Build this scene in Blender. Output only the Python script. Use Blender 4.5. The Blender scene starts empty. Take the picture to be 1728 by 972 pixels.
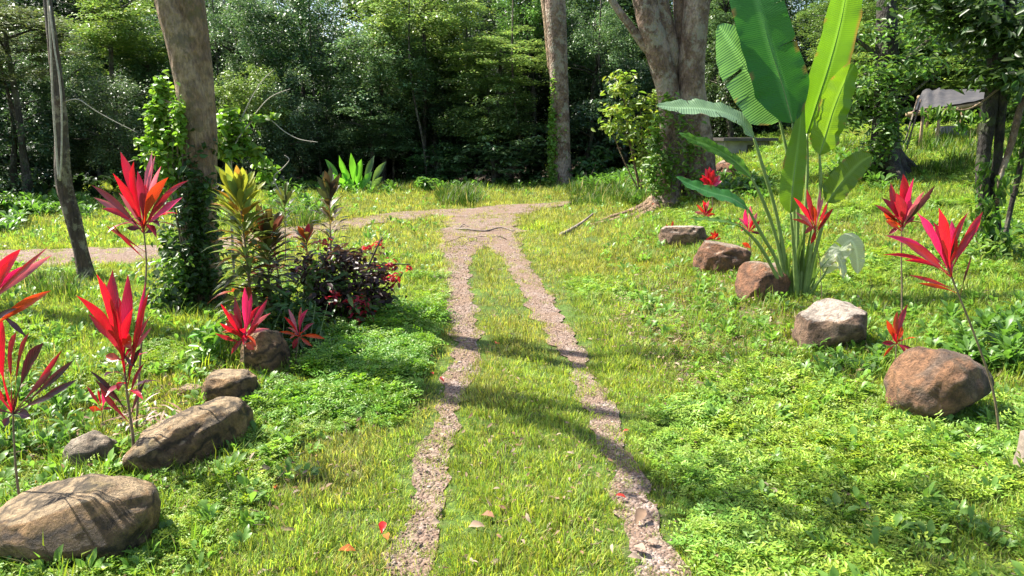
import bpy, math, random
import numpy as np
from mathutils import Vector, Matrix, noise

random.seed(7)
rng = np.random.default_rng(11)
S = bpy.context.scene
COL = S.collection

# ------------------------------------------------------------------ camera
W, H, F = 1728.0, 972.0, 1257.0
CAM_H, HOR = 1.8, 225.0
PITCH = math.atan((H / 2 - HOR) / F)
cam_d = bpy.data.cameras.new('camera')
cam_d.sensor_width = 36.0
cam_d.lens = 36.0 * F / W
cam_d.clip_start = 0.05
cam_d.clip_end = 600
cam = bpy.data.objects.new('camera', cam_d)
COL.objects.link(cam)
cam.location = (0, 0, CAM_H)
cam.rotation_euler = (math.pi / 2 - PITCH, 0, 0)
S.camera = cam

# ------------------------------------------------------------------ light
SUN_EL = math.radians(52)
SUN_AZ = Vector((-0.90, 0.40, 0)).normalized()          # towards the sun
SUN_DIR = Vector((SUN_AZ.x * math.cos(SUN_EL), SUN_AZ.y * math.cos(SUN_EL), math.sin(SUN_EL)))
world = bpy.data.worlds.new('World')
S.world = world
world.use_nodes = True
wn = world.node_tree
wn.nodes.clear()
sky = wn.nodes.new('ShaderNodeTexSky')
sky.sky_type = 'NISHITA'
sky.sun_disc = False
sky.sun_elevation = SUN_EL
sky.sun_rotation = math.atan2(SUN_AZ.x, SUN_AZ.y)
sky.air_density = 1.0
sky.dust_density = 2.0
bg = wn.nodes.new('ShaderNodeBackground')
bg.inputs[1].default_value = 0.10
wo = wn.nodes.new('ShaderNodeOutputWorld')
wn.links.new(sky.outputs[0], bg.inputs[0])
wn.links.new(bg.outputs[0], wo.inputs[0])
sun_d = bpy.data.lights.new('sun', 'SUN')
sun_d.energy = 5.0
sun_d.angle = math.radians(0.53)
sun_d.color = (1.0, 0.95, 0.86)
sun = bpy.data.objects.new('sun', sun_d)
COL.objects.link(sun)
sun.rotation_euler = SUN_DIR.to_track_quat('Z', 'Y').to_euler()
S.view_settings.view_transform = 'Standard'
S.view_settings.look = 'None'
S.view_settings.exposure = 1.6
S.view_settings.gamma = 1.0
S.cycles.max_bounces = 6
S.cycles.diffuse_bounces = 3
S.cycles.glossy_bounces = 2
S.cycles.transmission_bounces = 4
S.cycles.transparent_max_bounces = 4
S.cycles.sample_clamp_indirect = 6

# ------------------------------------------------------------------ terrain and projection
def sstep(a, b, v):
    t = min(1.0, max(0.0, (v - a) / (b - a)))
    return t * t * (3 - 2 * t)

def terr(x, y):
    z = 1.65 * sstep(0.6, 11.0, x) * sstep(3.0, 20.0, y)
    z += 0.18 * sstep(2.0, 5.5, x) * sstep(2.0, 5.0, y)
    z += 0.12 * sstep(-1.2, -4.0, x) * (1 - sstep(7.0, 9.5, y))
    n = noise.noise(Vector((x * 0.35, y * 0.35, 3.1)))
    z += 0.05 * n * sstep(2, 8, y) + 0.03 * noise.noise(Vector((x * 0.9, y * 0.9, 9.0)))
    z -= 0.8 * sstep(25, 32, y) * (1 - sstep(1.0, 8.0, x))
    return z

FW = Vector((0, math.cos(PITCH), -math.sin(PITCH)))
UP = Vector((0, math.sin(PITCH), math.cos(PITCH)))
RT = Vector((1, 0, 0))
CO = Vector((0, 0, CAM_H))

def ray(px, py):
    return FW * F + RT * (px - W / 2) - UP * (py - H / 2)

def P(px, py, Y):                      # world point on that sight line at world depth Y
    d = ray(px, py)
    return CO + d * (Y / d.y)

def G(px, py):                         # where that sight line meets the ground
    d = ray(px, py)
    d = d / d.y
    Y = 1.2
    while Y < 60:
        p = CO + d * Y
        if p.z <= terr(p.x, p.y):
            break
        Y += 0.02 + Y * 0.004
    for _ in range(3):
        pass
    p = CO + d * Y
    return Vector((p.x, p.y, terr(p.x, p.y)))

def pxs(n, Y):                         # n photo pixels at depth Y in metres
    return n * Y / F * (1 + 0.0)

# ------------------------------------------------------------------ object helpers
def meta(o, label=None, cat=None, group=None, kind=None):
    if label: o['label'] = label
    if cat: o['category'] = cat
    if group: o['group'] = group
    if kind: o['kind'] = kind
    return o

def empty(name, loc, label, cat, group=None, rz=0.0):
    o = bpy.data.objects.new(name, None)
    o.empty_display_size = 0.2
    COL.objects.link(o)
    o.location = loc
    o.rotation_euler = (0, 0, rz)
    return meta(o, label, cat, group)

class MB:
    """collects geometry in world coordinates (or local when origin is None)"""
    def __init__(s):
        s.V, s.Fc, s.C, s.U = [], [], [], []
    def v(s, p, c=(1, 1, 1), u=(0, 0, 0)):
        s.V.append((p[0], p[1], p[2])); s.C.append((c[0], c[1], c[2], 1.0)); s.U.append(u)
        return len(s.V) - 1
    def f(s, *i): s.Fc.append(i)
    def build(s, name, mat, parent=None, origin=None, smooth=True, link=True):
        if parent is not None and origin is None:
            r = parent
            while r.parent is not None: r = r.parent
            origin = r.location.copy()
        org = Vector(origin) if origin is not None else Vector((0, 0, 0))
        me = bpy.data.meshes.new(name)
        me.from_pydata([(a - org.x, b - org.y, c - org.z) for a, b, c in s.V], [], s.Fc)
        if smooth: me.polygons.foreach_set('use_smooth', [True] * len(me.polygons))
        ca = me.attributes.new('col', 'FLOAT_COLOR', 'POINT')
        ca.data.foreach_set('color', np.array(s.C, dtype=np.float32).ravel())
        ua = me.attributes.new('uvw', 'FLOAT_VECTOR', 'POINT')
        ua.data.foreach_set('vector', np.array(s.U, dtype=np.float32).ravel())
        me.materials.append(mat)
        me.update()
        o = bpy.data.objects.new(name, me)
        if link: COL.objects.link(o)
        if parent is not None:
            o.parent = parent
        elif origin is not None:
            o.location = org
        return o

def tube(mb, pts, rads, n=10, col=(1, 1, 1), bump=0.0, bf=3.0, cap=True, seed=0.0):
    pts = [Vector(p) for p in pts]
    rings = []
    ref = Vector((0.3, 1, 0.1)).normalized()
    L = 0.0
    for i, p in enumerate(pts):
        d = (pts[min(i + 1, len(pts) - 1)] - pts[max(i - 1, 0)])
        d = d.normalized() if d.length > 1e-9 else Vector((0, 0, 1))
        a = d.cross(ref)
        if a.length < 1e-3: a = d.cross(Vector((1, 0, 0)))
        a.normalize(); b = d.cross(a).normalized()
        if i: L += (p - pts[i - 1]).length
        ring = []
        for k in range(n):
            t = 2 * math.pi * k / n
            e = a * math.cos(t) + b * math.sin(t)
            r = rads[i]
            if bump:
                q = p + e * r
                r *= 1 + bump * (noise.noise(Vector((q.x * bf, q.y * bf, q.z * bf * 0.35 + seed))) + .45 * noise.noise(Vector((q.x * bf * 3.3, q.y * bf * 3.3, q.z * bf * 1.1 + seed))) + .25 * noise.noise(Vector((q.x * bf * 8, q.y * bf * 8, q.z * bf * 3 + seed))))
            ring.append(mb.v(p + e * r, col, (k / n, L, 0)))
        rings.append(ring)
    for i in range(len(rings) - 1):
        for k in range(n):
            mb.f(rings[i][k], rings[i][(k + 1) % n], rings[i + 1][(k + 1) % n], rings[i + 1][k])
    if cap:
        mb.f(*rings[0][::-1]); mb.f(*rings[-1])

def smooth_path(pts, m=6):
    """Catmull-Rom resample of [(Vector, r)]"""
    out = []
    n = len(pts)
    for i in range(n - 1):
        p0 = pts[max(i - 1, 0)]; p1 = pts[i]; p2 = pts[i + 1]; p3 = pts[min(i + 2, n - 1)]
        for k in range(m):
            t = k / m
            def cr(a, b, c, d):
                return 0.5 * ((2 * b) + (c - a) * t + (2 * a - 5 * b + 4 * c - d) * t * t + (3 * b - a - 3 * c + d) * t ** 3)
            out.append((cr(p0[0], p1[0], p2[0], p3[0]), p1[1] + (p2[1] - p1[1]) * t))
    out.append(pts[-1])
    return out

def curve_tube(mb, pr, n=10, m=6, **k):
    sp = smooth_path([(Vector(p), r) for p, r in pr], m)
    tube(mb, [p for p, r in sp], [r for p, r in sp], n, **k)
    return sp

def blade(mb, base, tip, w, col, arch=0.12, face=None, seg=7, petiole=0.12, wide=0.5, fold=0.25, pw=0.12, colv=0.12, tipdroop=0.0):
    """lanceolate leaf from base to tip, arched upwards by arch*length, folded on its midrib"""
    base = Vector(base); tip = Vector(tip)
    L = (tip - base).length
    if L < 1e-4: return
    d = (tip - base).normalized()
    if face is None:
        face = Vector((random.uniform(-.6, .6), -1.0, random.uniform(.1, 1.0)))
    side = d.cross(Vector(face))
    if side.length < 1e-3: side = d.cross(Vector((1, 0, 0)))
    side.normalize()
    nrm = side.cross(d).normalized()
    if nrm.z < 0 and abs(nrm.z) > .5: nrm = -nrm
    ctrl = (base + tip) / 2 + Vector((0, 0, 1)) * arch * L + side * random.uniform(-.12, .12) * L
    vs = random.uniform(0, 99); vary = .5 if L > .12 else .1
    k = random.uniform(1 - colv, 1 + colv)
    c = tuple(min(1, a * k) for a in col)
    rows = []
    for i in range(seg + 1):
        t = i / seg
        p = base * (1 - t) ** 2 + ctrl * 2 * t * (1 - t) + tip * t * t
        p = p + Vector((0, 0, -1)) * tipdroop * L * t ** 3
        if t < petiole: hw = w * .5 * pw
        else:
            s = (t - petiole) / (1 - petiole)
            e = math.log(.5) / math.log(wide)
            hw = w * .5 * (math.sin(math.pi * s ** e) ** 1.1 if 0 < s < 1 else 0) + w * .5 * pw * (1 - s)
        if i == seg: hw = 0
        wob = math.sin(i * 1.9 + k * 20) * .06 * w
        if i == seg:
            rows.append((mb.v(p, c, (t, 0, 0)),))
        else:
            q1 = 1 + vary * 1.6 * noise.noise(Vector((t * 4, 0, vs))); q2 = 1 + vary * 1.6 * noise.noise(Vector((t * 4, 5, vs))); q3 = 1 + vary * noise.noise(Vector((t * 3, 9, vs)))
            a = mb.v(p - side * hw + nrm * (hw * fold + wob), tuple(e_ * q1 for e_ in c), (t, -1, 0))
            m = mb.v(p, tuple(e_ * q3 for e_ in c), (t, 0, 0))
            b = mb.v(p + side * hw + nrm * (hw * fold - wob), tuple(e_ * q2 for e_ in c), (t, 1, 0))
            rows.append((a, m, b))
    for i in range(seg):
        r0, r1 = rows[i], rows[i + 1]
        if len(r1) == 1:
            mb.f(r0[0], r0[1], r1[0]); mb.f(r0[1], r0[2], r1[0])
        else:
            mb.f(r0[0], r0[1], r1[1], r1[0]); mb.f(r0[1], r0[2], r1[2], r1[1])

# ---- numpy leaf clouds
def leaf_cloud(cen, nrm, L, Wd, col, axis=None, hexa=False, fold=0.25, r=rng):
    """one small folded leaf per centre. returns verts, faces, colours"""
    N = len(cen)
    nrm = nrm / (np.linalg.norm(nrm, axis=1, keepdims=True) + 1e-9)
    a = r.normal(size=(N, 3)) if axis is None else axis + r.normal(size=(N, 3)) * .35
    a -= nrm * np.sum(a * nrm, axis=1, keepdims=True)
    a /= np.linalg.norm(a, axis=1, keepdims=True) + 1e-9
    b = np.cross(nrm, a)
    L = np.broadcast_to(np.asarray(L, float), (N,))[:, None]
    Wd = np.broadcast_to(np.asarray(Wd, float), (N,))[:, None]
    up = nrm * Wd * fold
    if hexa:
        v = np.stack([cen - a * L * .5, cen - a * L * .2 + b * Wd * .45 + up, cen + a * L * .12 + b * Wd * .42 + up,
                      cen + a * L * .5 - nrm * L * .08, cen + a * L * .12 - b * Wd * .42 + up, cen - a * L * .2 - b * Wd * .45 + up], 1)
        k = 6
        base = np.arange(N)[:, None] * 6
        f = np.concatenate([base + np.array([[0, 1, 2, 3]]), base + np.array([[0, 3, 4, 5]])], 1).reshape(-1, 4)
    else:
        v = np.stack([cen - a * L * .5, cen + b * Wd * .5 + up, cen + a * L * .5, cen - b * Wd * .5 + up], 1)
        k = 4
        f = np.arange(N * 4).reshape(-1, 4)
    c = np.repeat(col[:, None, :], k, 1).reshape(-1, 3)
    return v.reshape(-1, 3), f, c

def np_mesh(name, parts, mat):
    off = 0; Vs, Fs, Cs = [], [], []
    for v, f, c in parts:
        Vs.append(v); Fs.append(f + off); Cs.append(c); off += len(v)
    V = np.concatenate(Vs).astype(np.float32); Fq = np.concatenate(Fs).astype(np.int32); C = np.concatenate(Cs)
    me = bpy.data.meshes.new(name)
    me.vertices.add(len(V)); me.vertices.foreach_set('co', V.ravel())
    me.loops.add(Fq.size); me.loops.foreach_set('vertex_index', Fq.ravel())
    me.polygons.add(len(Fq)); me.polygons.foreach_set('loop_start', np.arange(0, Fq.size, 4, dtype=np.int32))
    me.update(calc_edges=True)
    ca = me.attributes.new('col', 'FLOAT_COLOR', 'POINT')
    C4 = np.ones((len(V), 4), np.float32); C4[:, :3] = C
    ca.data.foreach_set('color', C4.ravel())
    me.materials.append(mat)
    me.validate()
    return me

def part(name, me, parent, loc=(0, 0, 0)):
    o = bpy.data.objects.new(name, me)
    COL.objects.link(o); o.parent = parent; o.location = loc
    return o

def colvar(N, base, var=.25, hue=.15, r=rng):
    b = np.array(base)[None, :] * (1 + r.uniform(-var, var, (N, 1)))
    b = b * (1 + r.uniform(-hue, hue, (N, 3)))
    return np.clip(b, 0, 1)

# ------------------------------------------------------------------ materials
def newmat(name):
    m = bpy.data.materials.new(name); m.use_nodes = True
    m.node_tree.nodes.clear()
    return m, m.node_tree.nodes, m.node_tree.links

def N(nodes, t, **k):
    n = nodes.new(t)
    for a, b in k.items(): setattr(n, a, b)
    return n

def mixc(nodes, links, a, b, fac, blend='MIX'):
    m = nodes.new('ShaderNodeMix'); m.data_type = 'RGBA'; m.blend_type = blend
    for s, v in ((m.inputs[0], fac), (m.inputs[6], a), (m.inputs[7], b)):
        if hasattr(v, 'is_linked'): links.new(v, s)
        elif isinstance(v, (tuple, list)): s.default_value = (*v[:3], 1)
        else: s.default_value = v
    return m.outputs[2]

def ramp(nodes, links, src, stops):
    r = nodes.new('ShaderNodeValToRGB')
    e = r.color_ramp.elements
    while len(e) < len(stops): e.new(.5)
    for el, (p, c) in zip(e, stops):
        el.position = p
        el.color = (*c, 1) if isinstance(c, tuple) else (c, c, c, 1)
    links.new(src, r.inputs[0])
    return r.outputs[0]

def noise_tex(nodes, links, scale, detail=4, vec=None, rough=.55, dist=0.0):
    n = nodes.new('ShaderNodeTexNoise')
    n.inputs['Scale'].default_value = scale
    n.inputs['Detail'].default_value = detail
    n.inputs['Roughness'].default_value = rough
    n.inputs['Distortion'].default_value = dist
    if vec is not None: links.new(vec, n.inputs['Vector'])
    return n.outputs[0]

def leaf_mat(name, trans=0.4, rough=0.4, spec=0.5, tgain=(1.5, 1.6, 0.8), rnd=0.25, patch=None, objcol=False, ribs=False, veins=False):
    m, n, l = newmat(name)
    at = N(n, 'ShaderNodeAttribute', attribute_name='col')
    c = at.outputs['Color']
    oi = n.new('ShaderNodeObjectInfo')
    if objcol: c = mixc(n, l, c, oi.outputs['Color'], 1.0, 'MULTIPLY')
    if rnd:
        r = ramp(n, l, oi.outputs['Random'], [(0, 1 - rnd), (1, 1.0)])
        c = mixc(n, l, c, r, 1.0, 'MULTIPLY')
    if patch:
        geo = n.new('ShaderNodeNewGeometry')
        nt = noise_tex(n, l, patch[0], 4, geo.outputs['Position'])
        f = ramp(n, l, nt, [(.42, 0.0), (.62, 1.0)])
        c2 = mixc(n, l, c, patch[1], 1.0, 'MULTIPLY')
        c = mixc(n, l, c, c2, f)
    p = n.new('ShaderNodeBsdfPrincipled')
    p.inputs['Roughness'].default_value = rough
    p.inputs['Specular IOR Level'].default_value = spec
    l.new(c, p.inputs['Base Color'])
    tr = n.new('ShaderNodeBsdfTranslucent')
    tc = mixc(n, l, c, tgain, 1.0, 'MULTIPLY')
    tc = mixc(n, l, tc, c, .15)
    l.new(tc, tr.inputs['Color'])
    if ribs or veins:
        ua = N(n, 'ShaderNodeAttribute', attribute_name='uvw')
        sx = n.new('ShaderNodeSeparateXYZ'); l.new(ua.outputs['Vector'], sx.inputs[0])
        ab = N(n, 'ShaderNodeMath', operation='ABSOLUTE'); l.new(sx.outputs[1], ab.inputs[0])
        mu = N(n, 'ShaderNodeMath', operation='MULTIPLY_ADD'); l.new(ab.outputs[0], mu.inputs[0])
        mu.inputs[1].default_value = -0.035 if ribs else -.3
        l.new(sx.outputs[0], mu.inputs[2])
        fr = N(n, 'ShaderNodeMath', operation='MULTIPLY'); l.new(mu.outputs[0], fr.inputs[0]); fr.inputs[1].default_value = (330.0 if ribs > .85 else 260.0) if ribs else 60.0
        sn = N(n, 'ShaderNodeMath', operation='SINE'); l.new(fr.outputs[0], sn.inputs[0])
        bp = n.new('ShaderNodeBump'); bp.inputs['Strength'].default_value = (.1 if ribs > .85 else .28) if ribs else .16
        bp.inputs['Distance'].default_value = .01 if ribs else .004
        l.new(sn.outputs[0], bp.inputs['Height'])
        l.new(bp.outputs[0], p.inputs['Normal']); l.new(bp.outputs[0], tr.inputs['Normal'])
        if ribs:
            rc = ramp(n, l, sn.outputs[0], [(0, ribs), (1, 1.0)])
            # fine paler lines and scattered brown scars
            for tgt in (p.inputs['Base Color'], tr.inputs['Color']):
                src = tgt.links[0].from_socket
                l.new(mixc(n, l, src, rc, 1.0, 'MULTIPLY'), tgt)
    mx = n.new('ShaderNodeMixShader'); mx.inputs[0].default_value = trans
    l.new(p.outputs[0], mx.inputs[1]); l.new(tr.outputs[0], mx.inputs[2])
    o = n.new('ShaderNodeOutputMaterial'); l.new(mx.outputs[0], o.inputs[0])
    return m

def bark_mat(name, c1, c2, c3, scale=3.0, moss=None, streak=.25):
    m, n, l = newmat(name)
    geo = n.new('ShaderNodeNewGeometry')
    mp = n.new('ShaderNodeMapping'); mp.inputs['Scale'].default_value = (1, 1, streak)
    l.new(geo.outputs['Position'], mp.inputs[0])
    a = noise_tex(n, l, scale * 2.2, 6, mp.outputs[0], .65, .6)
    b = noise_tex(n, l, scale * .6, 3, geo.outputs['Position'])
    d = noise_tex(n, l, scale * 9, 4, mp.outputs[0], .7)
    c = mixc(n, l, c1, c2, ramp(n, l, a, [(.38, 0.0), (.62, 1.0)]))
    c = mixc(n, l, c, c3, ramp(n, l, b, [(.5, 0.0), (.58, 1.0)]))
    c = mixc(n, l, c, ramp(n, l, d, [(.3, .45), (.65, 1.1)]), 1.0, 'MULTIPLY')
    if moss:
        e = noise_tex(n, l, scale * 1.3, 5, geo.outputs['Position'], .7)
        c = mixc(n, l, c, moss, ramp(n, l, e, [(.52, 0.0), (.6, .8)]))
    p = n.new('ShaderNodeBsdfPrincipled'); p.inputs['Roughness'].default_value = .85
    l.new(c, p.inputs['Base Color'])
    v = n.new('ShaderNodeTexVoronoi'); v.inputs['Scale'].default_value = scale * 5; l.new(mp.outputs[0], v.inputs['Vector'])
    h = N(n, 'ShaderNodeMath', operation='ADD'); l.new(d, h.inputs[0]); l.new(v.outputs['Distance'], h.inputs[1])
    bp = n.new('ShaderNodeBump'); bp.inputs['Strength'].default_value = .9; bp.inputs['Distance'].default_value = .06
    l.new(h.outputs[0], bp.inputs['Height']); l.new(bp.outputs[0], p.inputs['Normal'])
    o = n.new('ShaderNodeOutputMaterial'); l.new(p.outputs[0], o.inputs[0])
    return m

def rock_mat(name, c1, c2, c3, top=None, moss=None, seed=0.0, swirl=(1.4, 9.0, .62)):
    m, n, l = newmat(name)
    tc = n.new('ShaderNodeTexCoord')
    mp = n.new('ShaderNodeMapping'); mp.inputs['Location'].default_value = (seed, seed * .7, 0); mp.inputs['Scale'].default_value = (1, 1, 1)
    l.new(tc.outputs['Object'], mp.inputs[0])
    a = noise_tex(n, l, 5, 6, mp.outputs[0], .65, 1.0)
    b = noise_tex(n, l, 2.2, 4, mp.outputs[0], .6, .5)
    d = noise_tex(n, l, 60, 5, mp.outputs[0], .75)
    c = mixc(n, l, c1, c2, ramp(n, l, a, [(.4, 0.0), (.6, 1.0)]))
    c = mixc(n, l, c, c3, ramp(n, l, b, [(.5, 0.0), (.6, 1.0)]))
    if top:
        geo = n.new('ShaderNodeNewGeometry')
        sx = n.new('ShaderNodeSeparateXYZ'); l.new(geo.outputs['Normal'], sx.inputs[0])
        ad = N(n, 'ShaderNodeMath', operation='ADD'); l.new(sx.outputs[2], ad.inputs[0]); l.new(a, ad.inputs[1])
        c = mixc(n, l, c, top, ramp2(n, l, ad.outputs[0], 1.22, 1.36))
    if moss:
        e = noise_tex(n, l, 3.1, 5, mp.outputs[0], .7)
        c = mixc(n, l, c, moss, ramp(n, l, e, [(.54, 0.0), (.62, .7)]))
    c = mixc(n, l, c, ramp(n, l, d, [(.25, .5), (.7, 1.15)]), 1.0, 'MULTIPLY')
    vc = n.new('ShaderNodeTexVoronoi'); vc.feature = 'DISTANCE_TO_EDGE'; vc.inputs['Scale'].default_value = 3.3; l.new(mp.outputs[0], vc.inputs['Vector'])
    cr = ramp(n, l, vc.outputs['Distance'], [(0.0, .35), (.025, 1.0)])
    crn = ramp(n, l, b, [(.45, 0.0), (.55, 1.0)])
    w_ = n.new('ShaderNodeTexWave'); w_.inputs['Scale'].default_value = swirl[0]; w_.inputs['Distortion'].default_value = swirl[1]; w_.inputs['Detail'].default_value = 4; w_.inputs['Detail Scale'].default_value = 1.6; w_.bands_direction = 'Z'; l.new(mp.outputs[0], w_.inputs['Vector'])
    c = mixc(n, l, c, ramp(n, l, w_.outputs[0], [(.0, swirl[2]), (.28, 1.0)]), 1.0, 'MULTIPLY')
    g_ = noise_tex(n, l, 17, 6, mp.outputs[0], .75, .4)
    c = mixc(n, l, c, ramp(n, l, g_, [(.36, .45), (.5, 1.0), (.66, 1.35)]), 1.0, 'MULTIPLY')
    p = n.new('ShaderNodeBsdfPrincipled'); p.inputs['Roughness'].default_value = .8
    l.new(c, p.inputs['Base Color'])
    h = N(n, 'ShaderNodeMath', operation='MULTIPLY_ADD'); l.new(g_, h.inputs[0]); h.inputs[1].default_value = 2.4; l.new(d, h.inputs[2])
    bp = n.new('ShaderNodeBump'); bp.inputs['Strength'].default_value = 1.0; bp.inputs['Distance'].default_value = .03
    l.new(h.outputs[0], bp.inputs['Height']); l.new(bp.outputs[0], p.inputs['Normal'])
    o = n.new('ShaderNodeOutputMaterial'); l.new(p.outputs[0], o.inputs[0])
    return m

def ramp2(n, l, src, a, b):
    m = N(n, 'ShaderNodeMapRange'); m.clamp = True
    l.new(src, m.inputs['Value']); m.inputs['From Min'].default_value = a; m.inputs['From Max'].default_value = b
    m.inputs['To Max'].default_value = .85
    return m.outputs[0]

def simple_mat(name, c1, c2, scale, rough=.8, metal=0.0, bump=.3, bd=.01):
    m, n, l = newmat(name)
    geo = n.new('ShaderNodeNewGeometry')
    a = noise_tex(n, l, scale, 5, geo.outputs['Position'], .65)
    p = n.new('ShaderNodeBsdfPrincipled'); p.inputs['Roughness'].default_value = rough; p.inputs['Metallic'].default_value = metal
    l.new(mixc(n, l, c1, c2, ramp(n, l, a, [(.35, 0.0), (.65, 1.0)])), p.inputs['Base Color'])
    bp = n.new('ShaderNodeBump'); bp.inputs['Strength'].default_value = bump; bp.inputs['Distance'].default_value = bd
    l.new(a, bp.inputs['Height']); l.new(bp.outputs[0], p.inputs['Normal'])
    o = n.new('ShaderNodeOutputMaterial'); l.new(p.outputs[0], o.inputs[0])
    return m

M_forest = leaf_mat('forest_leaves', trans=.32, rough=.42, spec=.42, tgain=(1.3, 1.4, .9), rnd=0, objcol=True)
M_shrub = leaf_mat('shrub_leaves', trans=.45, rough=.4, spec=.4, rnd=0)
M_grass = leaf_mat('grass_blades', trans=.45, rough=.5, spec=.3, tgain=(1.35, 1.3, .6), rnd=.45, patch=(.55, (1.12, 1.06, .9)))
M_cover = leaf_mat('ground_cover_leaves', trans=.4, rough=.45, spec=.35, tgain=(1.35, 1.35, .6), rnd=.45, patch=(.8, (1.2, 1.05, .8)))
M_litter = leaf_mat('dry_litter', trans=.15, rough=.8, spec=.15, tgain=(1, 1, 1), rnd=.4)
M_red = leaf_mat('cordyline_leaves', trans=.40, rough=.27, spec=.75, tgain=(1.5, .9, .9), rnd=0, veins=True)
M_bronze = leaf_mat('bronze_leaves', trans=.42, rough=.35, spec=.45, tgain=(1.4, 1.35, .6), rnd=0, veins=True)
M_big = leaf_mat('paddle_leaf', trans=.5, rough=.38, spec=.42, tgain=(1.55, 1.5, .5), rnd=0, ribs=.93)
M_big_rib = leaf_mat('paddle_leaf_striped', trans=.42, rough=.3, spec=.6, tgain=(1.4, 1.4, .6), rnd=0, ribs=.80)
M_bark_pale = bark_mat('bark_pale', (.29, .19, .125), (.13, .08, .05), (.40, .30, .22), 3.4, streak=.55, moss=(.30, .27, .20))
M_bark_brown = bark_mat('bark_brown', (.36, .23, .13), (.19, .115, .065), (.42, .29, .17), 4.2, streak=.4, moss=(.16, .12, .06))
M_bark_dark = bark_mat('bark_dark', (.09, .07, .05), (.04, .03, .022), (.15, .13, .10), 4.0, moss=(.07, .09, .03))
M_bark_lichen = bark_mat('bark_lichen', (.13, .085, .055), (.06, .04, .028), (.10, .08, .06), 4.0, moss=(.30, .27, .18))
M_bark_shaded = bark_mat('bark_shaded', (.035, .027, .02), (.018, .014, .01), (.07, .055, .04), 5.0, streak=.5, moss=(.05, .065, .02))  # bark colour darkened to carry the shade on the right-hand trees
M_stem = simple_mat('plant_stem', (.12, .08, .05), (.24, .17, .10), 40)
M_vine = simple_mat('vine_stem', (.30, .26, .2), (.5, .45, .36), 30)
M_petiole = simple_mat('leaf_stalk', (.13, .20, .05), (.2, .28, .08), 20, rough=.45)
M_wood = simple_mat('dead_wood', (.30, .24, .19), (.12, .09, .07), 18, bump=.8)
# ================================================================== SETTING
# ground sheet: fine near the camera, coarse to the horizon
def axis_vals(bands):
    out = []
    for a, b, st in bands:
        v = a
        while v < b - 1e-6:
            out.append(v); v += st
    out.append(bands[-1][1])
    return out
xs = axis_vals([(-160, -40, 12), (-40, -12, 1.4), (-12, -5, .3), (-5, 5, .12), (5, 12, .3), (12, 40, 1.4), (40, 160, 12)])
ys = axis_vals([(-20, 1, 1.5), (1, 9, .12), (9, 26, .3), (26, 60, 1.4), (60, 260, 12)])
mb = MB()
for y in ys:
    for x in xs:
        mb.v((x, y, terr(x, y)))
nx = len(xs)
for j in range(len(ys) - 1):
    for i in range(nx - 1):
        a = j * nx + i
        mb.f(a, a + 1, a + nx + 1, a + nx)

def ground_mat():
    m, n, l = newmat('ground_soil')
    geo = n.new('ShaderNodeNewGeometry'); pos = geo.outputs['Position']
    a = noise_tex(n, l, 1.1, 5, pos, .65)
    b = noise_tex(n, l, 26, 5, pos, .75)
    d = noise_tex(n, l, 7, 5, pos, .7)
    c = mixc(n, l, (.075, .125, .022), (.12, .10, .045), ramp(n, l, d, [(.5, 0.0), (.7, 1.0)]))
    c = mixc(n, l, c, (.10, .17, .03), ramp(n, l, a, [(.45, 0.0), (.6, .7)]))
    c = mixc(n, l, c, ramp(n, l, b, [(.25, .45), (.7, 1.35)]), 1.0, 'MULTIPLY')
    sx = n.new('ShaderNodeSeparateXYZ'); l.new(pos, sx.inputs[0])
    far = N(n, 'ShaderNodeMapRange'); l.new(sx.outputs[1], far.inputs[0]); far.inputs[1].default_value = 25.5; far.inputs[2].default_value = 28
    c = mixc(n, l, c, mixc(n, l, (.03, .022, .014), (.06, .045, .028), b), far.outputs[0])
    p = n.new('ShaderNodeBsdfPrincipled'); p.inputs['Roughness'].default_value = .95; p.inputs['Specular IOR Level'].default_value = .2
    l.new(c, p.inputs['Base Color'])
    bp = n.new('ShaderNodeBump'); bp.inputs['Strength'].default_value = .9; bp.inputs['Distance'].default_value = .03
    l.new(b, bp.inputs['Height']); l.new(bp.outputs[0], p.inputs['Normal'])
    o = n.new('ShaderNodeOutputMaterial'); l.new(p.outputs[0], o.inputs[0])
    return m
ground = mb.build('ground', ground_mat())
meta(ground, kind='structure')

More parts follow.
